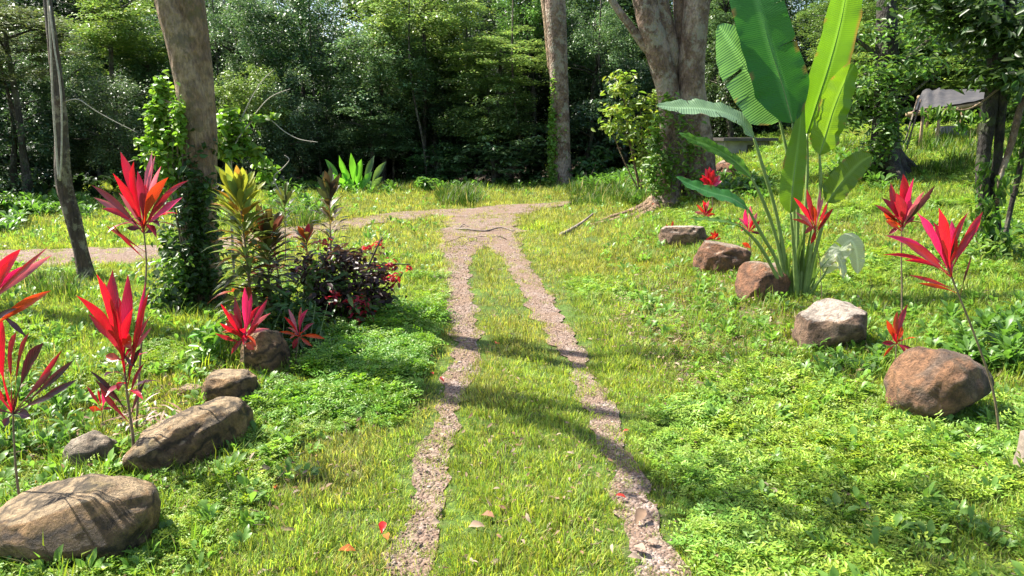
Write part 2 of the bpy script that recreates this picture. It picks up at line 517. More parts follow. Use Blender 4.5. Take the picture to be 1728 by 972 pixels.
def gravel_mat():
    m, n, l = newmat('gravel')
    geo = n.new('ShaderNodeNewGeometry'); pos = geo.outputs['Position']
    v = n.new('ShaderNodeTexVoronoi'); v.inputs['Scale'].default_value = 62; l.new(pos, v.inputs['Vector'])
    v2 = n.new('ShaderNodeTexVoronoi'); v2.inputs['Scale'].default_value = 24; l.new(pos, v2.inputs['Vector'])
    a = noise_tex(n, l, 2.3, 5, pos, .65)
    d = noise_tex(n, l, 70, 4, pos, .7)
    sp = n.new('ShaderNodeSeparateColor'); l.new(v.outputs['Color'], sp.inputs[0])
    c = ramp(n, l, sp.outputs[0], [(0, (.07, .047, .036)), (.3, (.165, .108, .08)), (.6, (.27, .19, .145)), (1, (.42, .33, .27))])
    sp2 = n.new('ShaderNodeSeparateColor'); l.new(v2.outputs['Color'], sp2.inputs[0])
    c2 = ramp(n, l, sp2.outputs[1], [(0, (.11, .075, .06)), (.7, (.21, .15, .12)), (1, (.38, .33, .30))])
    c = mixc(n, l, c, c2, .4)
    c = mixc(n, l, c, (.20, .13, .085), ramp(n, l, a, [(.38, 0.0), (.58, .8)]))
    c = mixc(n, l, c, ramp(n, l, d, [(.25, .6), (.7, 1.15)]), 1.0, 'MULTIPLY')
    p = n.new('ShaderNodeBsdfPrincipled'); p.inputs['Roughness'].default_value = .9; p.inputs['Specular IOR Level'].default_value = .25
    l.new(c, p.inputs['Base Color'])
    h = N(n, 'ShaderNodeMath', operation='ADD'); l.new(v.outputs['Distance'], h.inputs[0]); l.new(v2.outputs['Distance'], h.inputs[1])
    bp = n.new('ShaderNodeBump'); bp.invert = True; bp.inputs['Strength'].default_value = .9; bp.inputs['Distance'].default_value = .015
    l.new(h.outputs[0], bp.inputs['Height']); l.new(bp.outputs[0], p.inputs['Normal'])
    o = n.new('ShaderNodeOutputMaterial'); l.new(p.outputs[0], o.inputs[0])
    return m
M_gravel = gravel_mat()

# wheel tracks and the cross road, traced as (left edge px, right edge px, py)
def trace_px(rows):
    """rows of (px_left, px_right, py) -> list of (L point, R point)"""
    out = []
    for a, b, y in rows:
        out.append((G(a, y), G(b, y)))
    return out
LT = [(600, 700, 1120), (628, 712, 1040), (648, 728, 972), (675, 745, 900), (700, 752, 820), (712, 762, 760), (735, 775, 700), (744, 788, 660), (760, 812, 610), (758, 806, 560), (754, 800, 500), (750, 792, 455), (748, 800, 434), (744, 812, 420), (742, 828, 406), (742, 836, 392)]
RTk = [(1130, 1235, 1120), (1095, 1190, 1040), (1063, 1153, 972), (1052, 1125, 900), (1030, 1092, 820), (1012, 1062, 760), (998, 1042, 700), (978, 1012, 655), (948, 992, 605), (918, 965, 560), (888, 938, 510), (862, 905, 465), (842, 888, 436), (826, 882, 420), (812, 876, 406), (800, 866, 388)]
def resample(pairs, step):
    out = []
    for (a, b), (c, d) in zip(pairs[:-1], pairs[1:]):
        Ln = ((c + d) / 2 - (a + b) / 2).length
        k = max(1, int(Ln / step))
        for i in range(k):
            t = i / k
            out.append((a.lerp(c, t), b.lerp(d, t)))
    out.append(pairs[-1])
    return out
TR = []          # (x, y, halfwidth, kind) samples used to keep grass off the gravel
def sheet(name, pairs, dz, step=.07, na=9, rag=.10, grow=1.0, clear=.86, endrag=0.0):
    rows = resample(pairs, step)
    mb = MB(); prev = None
    for a, b in rows:
        c = (a + b) / 2; h = (b - a) / 2 * grow
        hw = math.hypot(h.x, h.y)
        u = Vector((h.x, h.y)).normalized()
        if hw < .3: TR.append((c.x, c.y, hw * clear))
        else:
            for s_ in (-.8, -.4, 0, .4, .8): TR.append((c.x + u.x * hw * clear * s_, c.y + u.y * hw * clear * s_, hw * clear * .22))
        eL = rag * (noise.noise(Vector((a.x * 3.1, a.y * 3.1, 1))) + .6 * noise.noise(Vector((a.x * 11, a.y * 11, 4))))
        eR = rag * (noise.noise(Vector((b.x * 3.1, b.y * 3.1, 2))) + .6 * noise.noise(Vector((b.x * 11, b.y * 11, 5))))
        row = []
        for k in range(na):
            s = -1 + 2 * k / (na - 1)
            off = s * hw + (eL if s < 0 else eR) * abs(s)
            x = c.x + u.x * off; y = c.y + u.y * off
            if prev is None and endrag: y += endrag * (noise.noise(Vector((x * 5, 3, 3))) * 1.2 - (.5 if abs(s) > .55 else -.3))
            row.append(mb.v((x, y, terr(x, y) + dz)))
        if prev:
            for k in range(na - 1): mb.f(prev[k], prev[k + 1], row[k + 1], row[k])
        prev = row
    o = mb.build(name, M_gravel)
    return meta(o, kind='structure')
ltr = sheet('wheel_track', trace_px(LT), .008, grow=.98)
rtr = sheet('wheel_track', trace_px(RTk), .012, grow=.98)
# junction apron and the road that crosses behind the shrubs
JN = [(744, 880, 403), (742, 874, 385), (748, 872, 370), (775, 905, 356), (850, 960, 346)]
sheet('gravel_apron', trace_px(JN), .016, step=.15, na=25, rag=.25, endrag=.5)
def road_from_pts(pts):          # centreline points with half-width, ground coords
    sp = smooth_path([(Vector((x, y, 0)), h) for x, y, h in pts], 8)
    out = []
    for i, (p, h) in enumerate(sp):
        d = (sp[min(i + 1, len(sp) - 1)][0] - sp[max(i - 1, 0)][0]).normalized()
        nrm = Vector((d.y, -d.x, 0))
        out.append((p - nrm * h, p + nrm * h))
    return out
def gxy(px, py): g = G(px, py); return g.x, g.y
RD = [(*gxy(-420, 452), 1.1), (*gxy(-150, 446), 1.05), (*gxy(60, 439), .9), (*gxy(200, 434), .85), (*gxy(330, 420), .7), (*gxy(480, 396), .6), (*gxy(610, 376), .45), (*gxy(730, 362), .7), (*gxy(840, 355), .8), (*gxy(940, 345), .4), (*gxy(1000, 337), .22)]
sheet('gravel_road', road_from_pts(RD), .020, step=.2, na=13, rag=.30, clear=.92)
TRA = np.array(TR)

def track_dist(x, y):
    """signed: >0 outside the gravel, in metres"""
    d = np.hypot(TRA[:, 0][None] - x[:, None], TRA[:, 1][None] - y[:, None]) - TRA[:, 2][None]
    return d.min(axis=1)

# ================================================================== SCATTER
HIDE = bpy.data.collections.new('scatter_sources')      # never linked to the scene
def scatter(name, pts, rot, scl, variants, kind='stuff', label=None, cat=None):
    """instances the variant meshes on points (one countless mass = one object)"""
    pts = np.asarray(pts, np.float32)
    me = bpy.data.meshes.new(name)
    me.vertices.add(len(pts)); me.vertices.foreach_set('co', pts.ravel())
    a = me.attributes.new('rot', 'FLOAT_VECTOR', 'POINT'); a.data.foreach_set('vector', np.asarray(rot, np.float32).ravel())
    a = me.attributes.new('scl', 'FLOAT', 'POINT'); a.data.foreach_set('value', np.asarray(scl, np.float32))
    a = me.attributes.new('pick', 'INT', 'POINT'); a.data.foreach_set('value', rng.integers(0, len(variants), len(pts)).astype(np.int32))
    o = bpy.data.objects.new(name, me); COL.objects.link(o)
    col = bpy.data.collections.new(name + '_src')
    for i, vm in enumerate(variants):
        vo = bpy.data.objects.new('%s_v%02d' % (name, i), vm); col.objects.link(vo)
    g = bpy.data.node_groups.new(name, 'GeometryNodeTree')
    g.interface.new_socket('Geometry', in_out='INPUT', socket_type='NodeSocketGeometry')
    g.interface.new_socket('Geometry', in_out='OUTPUT', socket_type='NodeSocketGeometry')
    n, l = g.nodes, g.links
    gi = n.new('NodeGroupInput'); go = n.new('NodeGroupOutput')
    ci = n.new('GeometryNodeCollectionInfo'); ci.inputs['Collection'].default_value = col
    ci.inputs['Separate Children'].default_value = True; ci.inputs['Reset Children'].default_value = True
    ip = n.new('GeometryNodeInstanceOnPoints'); ip.inputs['Pick Instance'].default_value = True
    def attr(nm, t):
        x = n.new('GeometryNodeInputNamedAttribute'); x.data_type = t; x.inputs['Name'].default_value = nm; return x.outputs['Attribute']
    l.new(gi.outputs[0], ip.inputs['Points']); l.new(ci.outputs[0], ip.inputs['Instance'])
    l.new(attr('pick', 'INT'), ip.inputs['Instance Index'])
    l.new(attr('rot', 'FLOAT_VECTOR'), ip.inputs['Rotation']); l.new(attr('scl', 'FLOAT'), ip.inputs['Scale'])
    l.new(ip.outputs[0], go.inputs[0])
    md = o.modifiers.new('scatter', 'NODES'); md.node_group = g
    meta(o, label, cat, kind=kind)
    return o

# --- tuft meshes
def tuft_mesh(name, nb, h, spread, w, col, mat, lean=.6, seed=0, hvar=.5):
    r = random.Random(seed); mb = MB()
    for i in range(nb):
        a = r.uniform(0, 6.283); d = spread * math.sqrt(r.random())
        x, y = d * math.cos(a), d * math.sin(a)
        hh = h * r.uniform(1 - hvar, 1 + hvar * .6)
        la = a + r.uniform(-.9, .9); ln = hh * r.uniform(.1, lean)
        lx, ly = math.cos(la), math.sin(la)
        sx, sy = -ly, lx
        k = r.uniform(.7, 1.25); c = [col[0] * k * r.uniform(.8, 1.3), col[1] * k, col[2] * k * r.uniform(.7, 1.3)]
        if r.random() < .10: c = [.40 * k, .36 * k, .20 * k]
        if r.random() < .2: c = [c[0] * .45, c[1] * .5, c[2] * .5]
        ww = w * r.uniform(.7, 1.3) / 2
        p0 = (x, y, -.01); p1 = (x + lx * ln * .35, y + ly * ln * .35, hh * .55); p2 = (x + lx * ln, y + ly * ln, hh * r.uniform(.75, 1.0))
        v = [mb.v((p0[0] - sx * ww, p0[1] - sy * ww, p0[2]), c), mb.v((p0[0] + sx * ww, p0[1] + sy * ww, p0[2]), c),
             mb.v((p1[0] + sx * ww * .8, p1[1] + sy * ww * .8, p1[2]), c), mb.v((p1[0] - sx * ww * .8, p1[1] - sy * ww * .8, p1[2]), c), mb.v(p2, c)]
        mb.f(v[0], v[1], v[2], v[3]); mb.f(v[3], v[2], v[4])
    o = mb.build(name, mat, link=False); return o.data

def fern_tuft(name, ns, h, ll, lw, col, mat, seed=0, pairs=5, reach=.09):
    """low creeping stems with paired oval leaflets"""
    r = random.Random(seed); mb = MB()
    for i in range(ns):
        a = r.uniform(0, 6.283); L = reach * r.uniform(.6, 1.3); hh = h * r.uniform(.5, 1.3)
        ox, oy = r.uniform(-.05, .05), r.uniform(-.05, .05)
        k = r.uniform(.75, 1.25); c = (col[0] * k * r.uniform(.8, 1.25), col[1] * k, col[2] * k)
        for j in range(pairs):
            t = (j + 1) / pairs
            x = ox + math.cos(a) * L * t; y = oy + math.sin(a) * L * t; z = hh * math.sin(t * 2.1) / .95
            for s in (-1, 1):
                b = a + s * r.uniform(.9, 1.4); l2 = ll * r.uniform(.7, 1.2) * (1 - .25 * t)
                dz = r.uniform(-.25, .45) * l2
                dx, dy = math.cos(b), math.sin(b); qx, qy = -dy, dx
                w2 = lw * r.uniform(.8, 1.2) / 2
                v0 = mb.v((x, y, z), c); v1 = mb.v((x + dx * l2 * .5 + qx * w2, y + dy * l2 * .5 + qy * w2, z + dz * .6 + w2 * .4), c)
                v2 = mb.v((x + dx * l2, y + dy * l2, z + dz), c); v3 = mb.v((x + dx * l2 * .5 - qx * w2, y + dy * l2 * .5 - qy * w2, z + dz * .6 + w2 * .4), c)
                mb.f(v0, v1, v2, v3)
    return mb.build(name, mat, link=False, smooth=False).data

def weed_mesh(name, nl, L, w, h, col, mat, seed=0):
    st = random.getstate(); random.seed(seed); mb = MB()
    for i in range(nl):
        a = random.uniform(0, 6.283); z = h * random.uniform(.1, .8)
        l2 = L * random.uniform(.6, 1.15)
        el = random.uniform(.1, 1.0)
        b = Vector((math.cos(a) * .02, math.sin(a) * .02, z))
        t = b + Vector((math.cos(a) * math.cos(el), math.sin(a) * math.cos(el), math.sin(el))) * l2
        k = random.uniform(.75, 1.2)
        blade(mb, b, t, w * random.uniform(.8, 1.2), (col[0] * k, col[1] * k, col[2] * k), arch=.2, face=(0, 0, 1), seg=4, petiole=.15, wide=.45)
    random.setstate(st)
    return mb.build(name, mat, link=False).data

def litter_mesh(name, nl, size, cols, seed=0, area=.12):
    st = random.getstate(); random.seed(seed); mb = MB()
    for i in range(nl):
        x, y = random.uniform(-area, area), random.uniform(-area, area)
        a = random.uniform(0, 6.283); L = size * random.uniform(.5, 1.4)
        c = random.choice(cols)
        if random.random() < .35:       # twig
            d = Vector((math.cos(a), math.sin(a), random.uniform(-.1, .25))) * L * 1.8
            p = Vector((x, y, .006)); tube(mb, [p, p + d], [.0022, .0012], 3, (.22, .16, .11), cap=False)
        else:
            b = Vector((x, y, random.uniform(.002, .02)))
            blade(mb, b, b + Vector((math.cos(a), math.sin(a), random.uniform(-.15, .5))) * L, L * random.uniform(.25, .5), c, arch=random.uniform(-.1, .3), face=(random.uniform(-.5, .5), random.uniform(-.5, .5), 1), seg=3, petiole=.05)
    random.setstate(st)
    return mb.build(name, M_litter, link=False).data

G_BRIGHT = (.38, .54, .10); G_YEL = (.42, .50, .12); G_DEEP = (.19, .37, .045); G_MID = (.27, .44, .065)
V_fine = [tuft_mesh('blades', 40, .040, .075, .0045, G_BRIGHT, M_grass, 1.1, s) for s in range(5)]
V_yel = [tuft_mesh('blades', 36, .032, .085, .004, G_YEL, M_grass, 1.2, 20 + s) for s in range(4)]
V_long = [tuft_mesh('blades', 22, .11, .07, .006, G_MID, M_grass, .9, 40 + s) for s in range(4)]
V_cover = [fern_tuft('leaflets', 9, .045, .024, .011, G_MID, M_cover, s, 6, .085) for s in range(5)]
V_deep = [fern_tuft('leaflets', 10, .065, .026, .011, G_DEEP, M_cover, 10 + s, 6, .10) for s in range(4)]
V_leafy = [fern_tuft('leaflets', 7, .055, .034, .011, (.26, .44, .065), M_cover, 30 + s, 5, .11) for s in range(4)]
V_weed = [weed_mesh('weed', 9, .085, .032, .08, (.15, .27, .05), M_shrub, s) for s in range(5)]
V_lit = [litter_mesh('litter', 12, .033, [(.30, .21, .13), (.24, .14, .08), (.36, .28, .19), (.17, .10, .065)], s) for s in range(5)]

def rand_pts(n, x0, x1, y0, y1):
    return rng.uniform(x0, x1, n), rng.uniform(y0, y1, n)
def fbm(x, y, s, o=0.0):
    return np.array([noise.noise(Vector((a * s, b * s, o))) for a, b in zip(x, y)])

BANDS = [(1.6, 4.2, 560), (4.2, 7.0, 340), (7.0, 11.0, 150), (11.0, 17.0, 66), (17.0, 26.5, 34)]
XY = []
for y0, y1, dens in BANDS:
    hw = .74 * y1 + 1.2
    n = int(2 * hw * (y1 - y0) * dens)
    x, y = rand_pts(n, -hw, hw, y0, y1)
    k = np.abs(x) < .74 * y + 1.2
    XY.append(np.stack([x[k], y[k]], 1))
XY = np.concatenate(XY)
gx, gy = XY[:, 0], XY[:, 1]
td = track_dist(gx, gy)
n1 = fbm(gx, gy, .8, 1.0); n2 = fbm(gx, gy, 2.6, 5.0); n3 = fbm(gx, gy, .35, 8.0)
n4 = fbm(gx, gy, 8.0, 2.0)
edge = td + .06 * n2 + .07 * n4 + .025 * rng.normal(size=len(td))
keep = (edge > 0.0) | ((edge > -.09) & (rng.random(len(td)) < .35)) | ((td < 0) & (rng.random(len(td)) < .035)) | ((td < 0) & (gy > 9) & (rng.random(len(td)) < .12 + .35 * (n2 > .1)))
# sparser, trampled between the wheel tracks further away and beside the road
u = rng.random(len(td))
# centre strip between the tracks
inlane = (np.abs(gx + .02) < .7)
sparse = inlane & (gy > 5.6) & (gy < 10)
keep &= ~(sparse & (u > .62))
# litter-strewn right bank: thin grass
bank = np.exp(-((gx - 1.9 - .12 * (gy - 6)) / .9) ** 2 - ((gy - 7.2) / 2.0) ** 2)
keep &= u > bank * .55 * (n1 > -.2)
gz = np.array([terr(a, b) for a, b in zip(gx, gy)])
score_cover = n1 + .25 * (gx > .9) * (gy < 4.8) - .9 * sparse - 1.0 * (inlane & (gy < 6)) + .25 * (gx > .9) * (gy < 4.2) + .12 * (gx < -.7) * (gy < 5)
deep = (gx < -.35) & (gx > -1.75 + .3 * n2) & (gy > 4.5) & (gy < 7.4) & (n2 + n1 > -.4)
dry = (n3 + .5 * n2 > .22) | (sparse & (n2 > -.3)) | ((gy > 9.5) & (n1 > -.35) & (gx < 2.5) & (gx > -5)) | (bank > .45)
deep_m = keep & deep & ~inlane
leafy_m = keep & ~deep_m & (gx > .8) & (gy < 4.9 + .8 * n1) & (n2 + n1 * .5 > -.45)
keep = keep & ~leafy_m
deep_m &= keep
cover_m = keep & ~deep_m & (score_cover > .2) & ~((gy > 9.5) & (gx < 3)) & ~((bank > .4) & (u > .6))
dry_m = keep & ~deep_m & ~cover_m & dry
fine_m = keep & ~deep_m & ~cover_m & ~dry_m
def go(mask, name, var, s0, s1, label, grow=.10, tilt=.25, cat='grass'):
    idx = np.where(mask)[0]
    n = len(idx)
    s = rng.uniform(s0, s1, n) * (1 + grow * np.maximum(0, gy[idx] - 4))
    # low right next to gravel
    s *= np.clip(.55 + edge[idx] * 2.2, .5, 1.0)
    s *= 1 + .35 * n2[idx]
    rot = np.stack([rng.normal(0, tilt, n), rng.normal(0, tilt, n), rng.uniform(0, 6.283, n)], 1)
    return scatter(name, np.stack([gx[idx], gy[idx], gz[idx]], 1), rot, s, var, label=label, cat=cat)
go(fine_m, 'grass', V_fine, .75, 1.25, 'short bright green grass covering the lawn')
go(dry_m, 'dry_grass', V_yel, .75, 1.25, 'thin yellowish trampled grass beside the gravel')
go(cover_m, 'ground_cover', V_cover, .6, 1.05, 'creeping leafy green ground cover among the grass', cat='ground cover')
go(deep_m, 'leafy_ground_cover', V_deep, .8, 1.35, 'deep green feathery ground cover left of the wheel tracks', cat='ground cover')
go(leafy_m, 'leafy_weeds', V_leafy + V_fine[:3] + V_cover[:2], .75, 1.25, 'bright pointed-leaf weeds filling the lower right of the lawn', cat='ground cover')
# taller grass and weeds: near rocks, forest edge, left foreground, right bank
ux = rng.random(len(gx))
tall_zone = (gx < -1.0 - .1 * gy) & (gy < 9) | (gx > 1.6) & (gy < 12) & (gy > 4.4) | (gy > 22) | (gx > 4) | ((gx < -4.0) & (gy > 14)) | ((gx > 2.4) & (gy > 12))
tall = (edge > .15) & tall_zone & (ux < .10 + .14 * np.clip(n1, 0, 1)) 
go(tall, 'tall_grass', V_long, .6, 1.35, 'longer arching grass blades on the bank and around the boulders', grow=.03)
weed = (edge > .12) & ((gx < -1.1) | (gx > 1.2) | (gy > 20)) & (ux > .90 - .05 * (gx > 2) - .04 * (gx < -1.5))
go(weed, 'low_weeds', V_weed, .5, 1.1, 'small broad-leaved weeds scattered through the lawn', grow=.03, cat='weeds')
lit = (edge > -.1) & (((bank > .2) & (ux < .75)) | (ux < .08) | ((gx < -1.6) & (gx > -2.6) & (gy > 3.2) & (gy < 5.5) & (ux < .35)))
go(lit, 'leaf_litter', V_lit, .6, 1.3, 'dry brown leaf litter and twigs strewn over the bank', grow=.02, cat='leaf litter')

# pebbles
def pebble_mesh(seed, mat):
    r = random.Random(seed); mb = MB()
    import bmesh
    bm = bmesh.new(); bmesh.ops.create_icosphere(bm, subdivisions=1, radius=1)
    c = r.choice([(.28, .19, .14), (.36, .27, .21), (.17, .11, .08), (.24, .15, .11), (.44, .37, .31)])
    for v in bm.verts:
        p = v.co * (1 + r.uniform(-.25, .25)); mb.v((p.x, p.y * .8, p.z * .5), c)
    for f in bm.faces: mb.f(*[v.index for v in f.verts])
    bm.free()
    return mb.build('pebble', mat, link=False, smooth=False).data
V_peb = [pebble_mesh(s, M_litter) for s in range(8)]
pp, ps = [], []
for (x, y, h) in TR:
    if y > 20: continue
    dens = 26 if y < 4.2 else (16 if y < 7 else 7)
    dens = int(dens * h * 2 / .12 * .35) + 1
    for k in range(dens):
        a = random.uniform(-1.2, 1.2) * h; b = random.uniform(-.06, .06)
        pp.append((x + a, y + b, terr(x + a, y + b) + .012))
        ps.append(random.uniform(.0025, .007) * (1 + 1.2 * (random.random() ** 6)) * (1 + .05 * y))
rot = np.stack([rng.normal(0, .4, len(pp)), rng.normal(0, .4, len(pp)), rng.uniform(0, 6.28, len(pp))], 1)
scatter('gravel', pp, rot, ps, V_peb, label='loose pinkish grey gravel stones on the wheel tracks', cat='gravel')
# ================================================================== BIG THINGS: trees with named trunks
import bmesh
LEAF_G = (.07, .15, .025); LEAF_Y = (.16, .26, .03); LEAF_D = (.035, .075, .018)

def px_path(rows, Y):
    """rows (px, py, width px[, extra depth]) -> [(Vector, radius)]"""
    out = []
    for r in rows:
        y = Y + (r[3] if len(r) > 3 else 0)
        out.append((P(r[0], r[1], y), r[2] * y / F / 2))
    return out

def blobs(specs, size, col, r=rng, hexa=True, upn=.8, var=.28, aspect=.5, axis=None):
    """specs: (px, py, rx px, ry px, depth Y, n[, depth radius m]) -> a leaf cloud"""
    Cn, Nn = [], []
    for s in specs:
        px, py, rx, ry, Y, n = s[:6]
        c = np.array(P(px, py, Y)); k = Y / F
        dr = s[6] if len(s) > 6 else rx * k
        q = r.normal(size=(n, 3)); q /= np.linalg.norm(q, axis=1, keepdims=True)
        rad = np.clip(np.abs(r.normal(.62, .30, (n, 1))), 0, 1.45)
        q = q * rad
        p = c + q * np.array([rx * k, dr, ry * k])
        Cn.append(p)
        Nn.append(q * .6 + np.array([0, -.15, upn]) + r.normal(size=(n, 3)) * .45)
    Cn = np.concatenate(Cn); Nn = np.concatenate(Nn); n = len(Cn)
    L = size * r.uniform(.6, 1.25, n)
    return leaf_cloud(Cn, Nn, L, L * aspect, colvar(n, col, var), hexa=hexa, axis=axis)

def localise(cl, org):
    v, f, c = cl
    return v - np.array(org)[None, :], f, c

def base_of(px, py):
    return G(px, py)

SUNV = np.array(SUN_DIR)
def shadow_pt(px, py, z):
    """a point at height z above the ground whose sun shadow falls at that spot"""
    g = G(px, py)
    t = (z - g.z) / SUN_DIR.z
    return g + SUN_DIR * t

# ---- left twin-stemmed tree
b = base_of(342, 512); Y = b.y
T = empty('tree', b, 'thick brown twin-stemmed tree leaning left, its foot wrapped in dark climbing leaves', 'tree')
mb = MB()
curve_tube(mb, px_path([(345, 520, 96), (342, 490, 70), (340, 430, 56), (338, 350, 52), (334, 260, 48), (325, 170, 46), (306, 80, 44), (283, 0, 40), (256, -110, 36, .1), (225, -260, 32, .3), (195, -420, 26, .6)], Y), 28, 10, bump=.10, bf=2.5)
mb.build('trunk', M_bark_brown, T)
mb = MB()
curve_tube(mb, px_path([(346, 430, 30, .05), (347, 350, 36, .06), (348, 270, 36, .07), (345, 200, 38, .08), (335, 100, 42, .08), (322, 0, 44, .06), (308, -110, 40, 0), (300, -260, 34, -.2), (300, -420, 26, -.4)], Y), 26, 10, bump=.10, bf=2.5, seed=5)
mb.build('second_stem', M_bark_brown, T)
top = P(262, -200, Y + .2)
mb = MB()
pts = [(top, .09)] + [(shadow_pt(a, c, z), r_) for a, c, z, r_ in [(700, 566, 4.3, .085), (800, 577, 4.6, .08), (990, 604, 5.2, .07), (1130, 612, 5.7, .055), (1260, 610, 6.2, .04), (1420, 600, 6.7, .02)]]
curve_tube(mb, pts, 8, 5, bump=.1)
mb.build('limb', M_bark_brown, T)

# climbers on that tree
o_ = empty('climbing_vine', b, 'bright yellow-green climbing vine hanging on the left side of the thick brown tree', 'climbing plant')
cl = blobs([(274, 155, 18, 30, Y + .05, 210), (268, 205, 26, 38, Y, 340), (285, 240, 30, 44, Y - .05, 380), (300, 200, 12, 40, Y - .15, 90, .05), (262, 262, 34, 24, Y - .1, 170), (290, 300, 20, 42, Y - .15, 170), (305, 215, 12, 60, Y - .22, 130, .05), (240, 240, 14, 8, Y - .1, 30), (258, 185, 12, 18, Y, 60)], .075, (.17, .29, .035), aspect=.62)
part('leaves', np_mesh('vine_leaves', [localise(cl, b)], M_shrub), o_)
mb = MB()
for q in range(5):
    x0 = 285 + q * 8
    curve_tube(mb, px_path([(320 + q * 3, 480 - q * 20, 4, -.25), (300 + q * 4, 380, 4, -.25), (x0, 290, 3, -.15), (x0 - 3 * q, 215 - 9 * q, 2, -.1), (292 - q * 9, 165 + (q % 3) * 16, 1.2, 0)], Y), 5, 4)
curve_tube(mb, px_path([(290, 260, 3), (262, 266, 2.5), (235, 268, 2), (212, 275, 1.5)], Y), 4, 4)
mb.build('runner', M_stem, o_)
o_ = empty('climbing_vine', b + Vector((.3, .3, 0)), 'bright green vine thicket standing behind the right side of the thick brown tree', 'climbing plant')
cl = blobs([(392, 215, 30, 22, Y + .5, 190), (378, 245, 28, 26, Y + .4, 200), (408, 250, 26, 26, Y + .5, 150), (430, 200, 20, 8, Y + .5, 40), (432, 262, 16, 20, Y + .5, 60), (450, 290, 22, 24, Y + .7, 110), (385, 190, 16, 12, Y + .5, 50), (460, 198, 14, 5, Y + .5, 14)], .09, (.15, .26, .035), aspect=.6)
part('leaves', np_mesh('vine_leaves', [localise(cl, o_.location)], M_shrub), o_)
mb = MB()
curve_tube(mb, px_path([(395, 470, 5, .4), (390, 350, 5, .4), (392, 250, 3, .45), (412, 190, 2, .5), (440, 140, 1.4, .5), (462, 118, 1, .5)], Y), 5, 5)
curve_tube(mb, px_path([(400, 235, 3, .4), (440, 195, 1.8, .5), (480, 222, 1.6, .5), (505, 235, 1.5, .5), (536, 240, 1.2, .5)], Y), 5, 5)
curve_tube(mb, px_path([(392, 250, 3, .4), (425, 200, 1.8, .5), (455, 165, 1.3, .5), (490, 150, .9, .5)], Y), 5, 5)
curve_tube(mb, px_path([(475, 330, 2, .5), (462, 300, 2, .5), (476, 285, 1.7, .5), (488, 270, 1.5, .5), (480, 262, 1.3, .5)], Y), 5, 5)
mb.build('bare_twig', M_vine, o_)
o_ = empty('climbing_vine', b + Vector((0, -.25, 0)), 'dark leafy creeper cloaking the lower trunk of the thick brown tree', 'climbing plant')
cl = blobs([(330, 300, 34, 40, Y - .1, 260, .25), (325, 360, 42, 44, Y - .12, 420, .3), (320, 420, 48, 46, Y - .15, 480, .32), (312, 470, 52, 40, Y - .2, 480, .38), (300, 510, 50, 26, Y - .3, 300, .4), (345, 250, 22, 30, Y - .05, 60, .22), (360, 500, 30, 30, Y - .1, 160, .3), (338, 400, 34, 60, Y - .3, 260, .06), (335, 330, 26, 40, Y - .3, 110, .05), (345, 470, 40, 36, Y - .34, 220, .08)], .075, (.05, .095, .022), aspect=.6)
cl2 = blobs([(285, 500, 34, 30, Y - .35, 160), (282, 420, 14, 40, Y - .2, 110), (352, 330, 16, 22, Y - .25, 40, .1), (300, 460, 30, 40, Y - .45, 120, .1)], .07, (.12, .22, .03), aspect=.6)
part('leaves', np_mesh('creeper_leaves', [localise(cl, o_.location), localise(cl2, o_.location)], M_shrub), o_)

# ---- slim leaning tree on the far left
b = base_of(150, 476); Y = b.y
T = empty('tree', b, 'slim crooked tree with lichen-spotted dark bark leaning left beside the gravel road', 'tree')
mb = MB()
curve_tube(mb, px_path([(154, 492, 40), (146, 465, 30), (136, 420, 25), (124, 372, 26), (112, 330, 25), (106, 290, 24), (104, 230, 21), (100, 170, 20), (92, 100, 17), (85, 40, 14), (79, -20, 13), (76, -120, 15), (66, -260, 12), (60, -400, 8)], Y), 12, 5, bump=.14, bf=4)
mb.build('trunk', M_bark_lichen, T)
o_ = empty('hanging_liana', b, 'pair of thin pale lianas hanging down the slim leaning tree', 'liana')
mb = MB()
curve_tube(mb, px_path([(78, -60, 3, -.12), (82, 20, 3.4, -.14), (86, 90, 3.2, -.16), (89, 170, 3.2, -.18), (94, 240, 3.2, -.18), (99, 302, 4, -.17)], Y), 6, 5, bump=.2, bf=12)
mb.build('strand', M_vine, o_)
mb = MB()
curve_tube(mb, px_path([(84, 10, 2.6, -.16), (92, 80, 3, -.18), (100, 130, 3, -.18), (104, 180, 3, -.2), (104, 250, 2.8, -.2), (101, 305, 3.4, -.18)], Y), 6, 5, bump=.2, bf=12)
mb.build('strand', M_vine, o_)
mb = MB()
curve_tube(mb, px_path([(108, 172, 2), (132, 168, 2, -.1), (160, 186, 1.8, -.1), (190, 203, 1.5, -.1), (232, 224, 1.2, -.1)], Y), 5, 5)
mb.build('tendril', M_vine, o_)

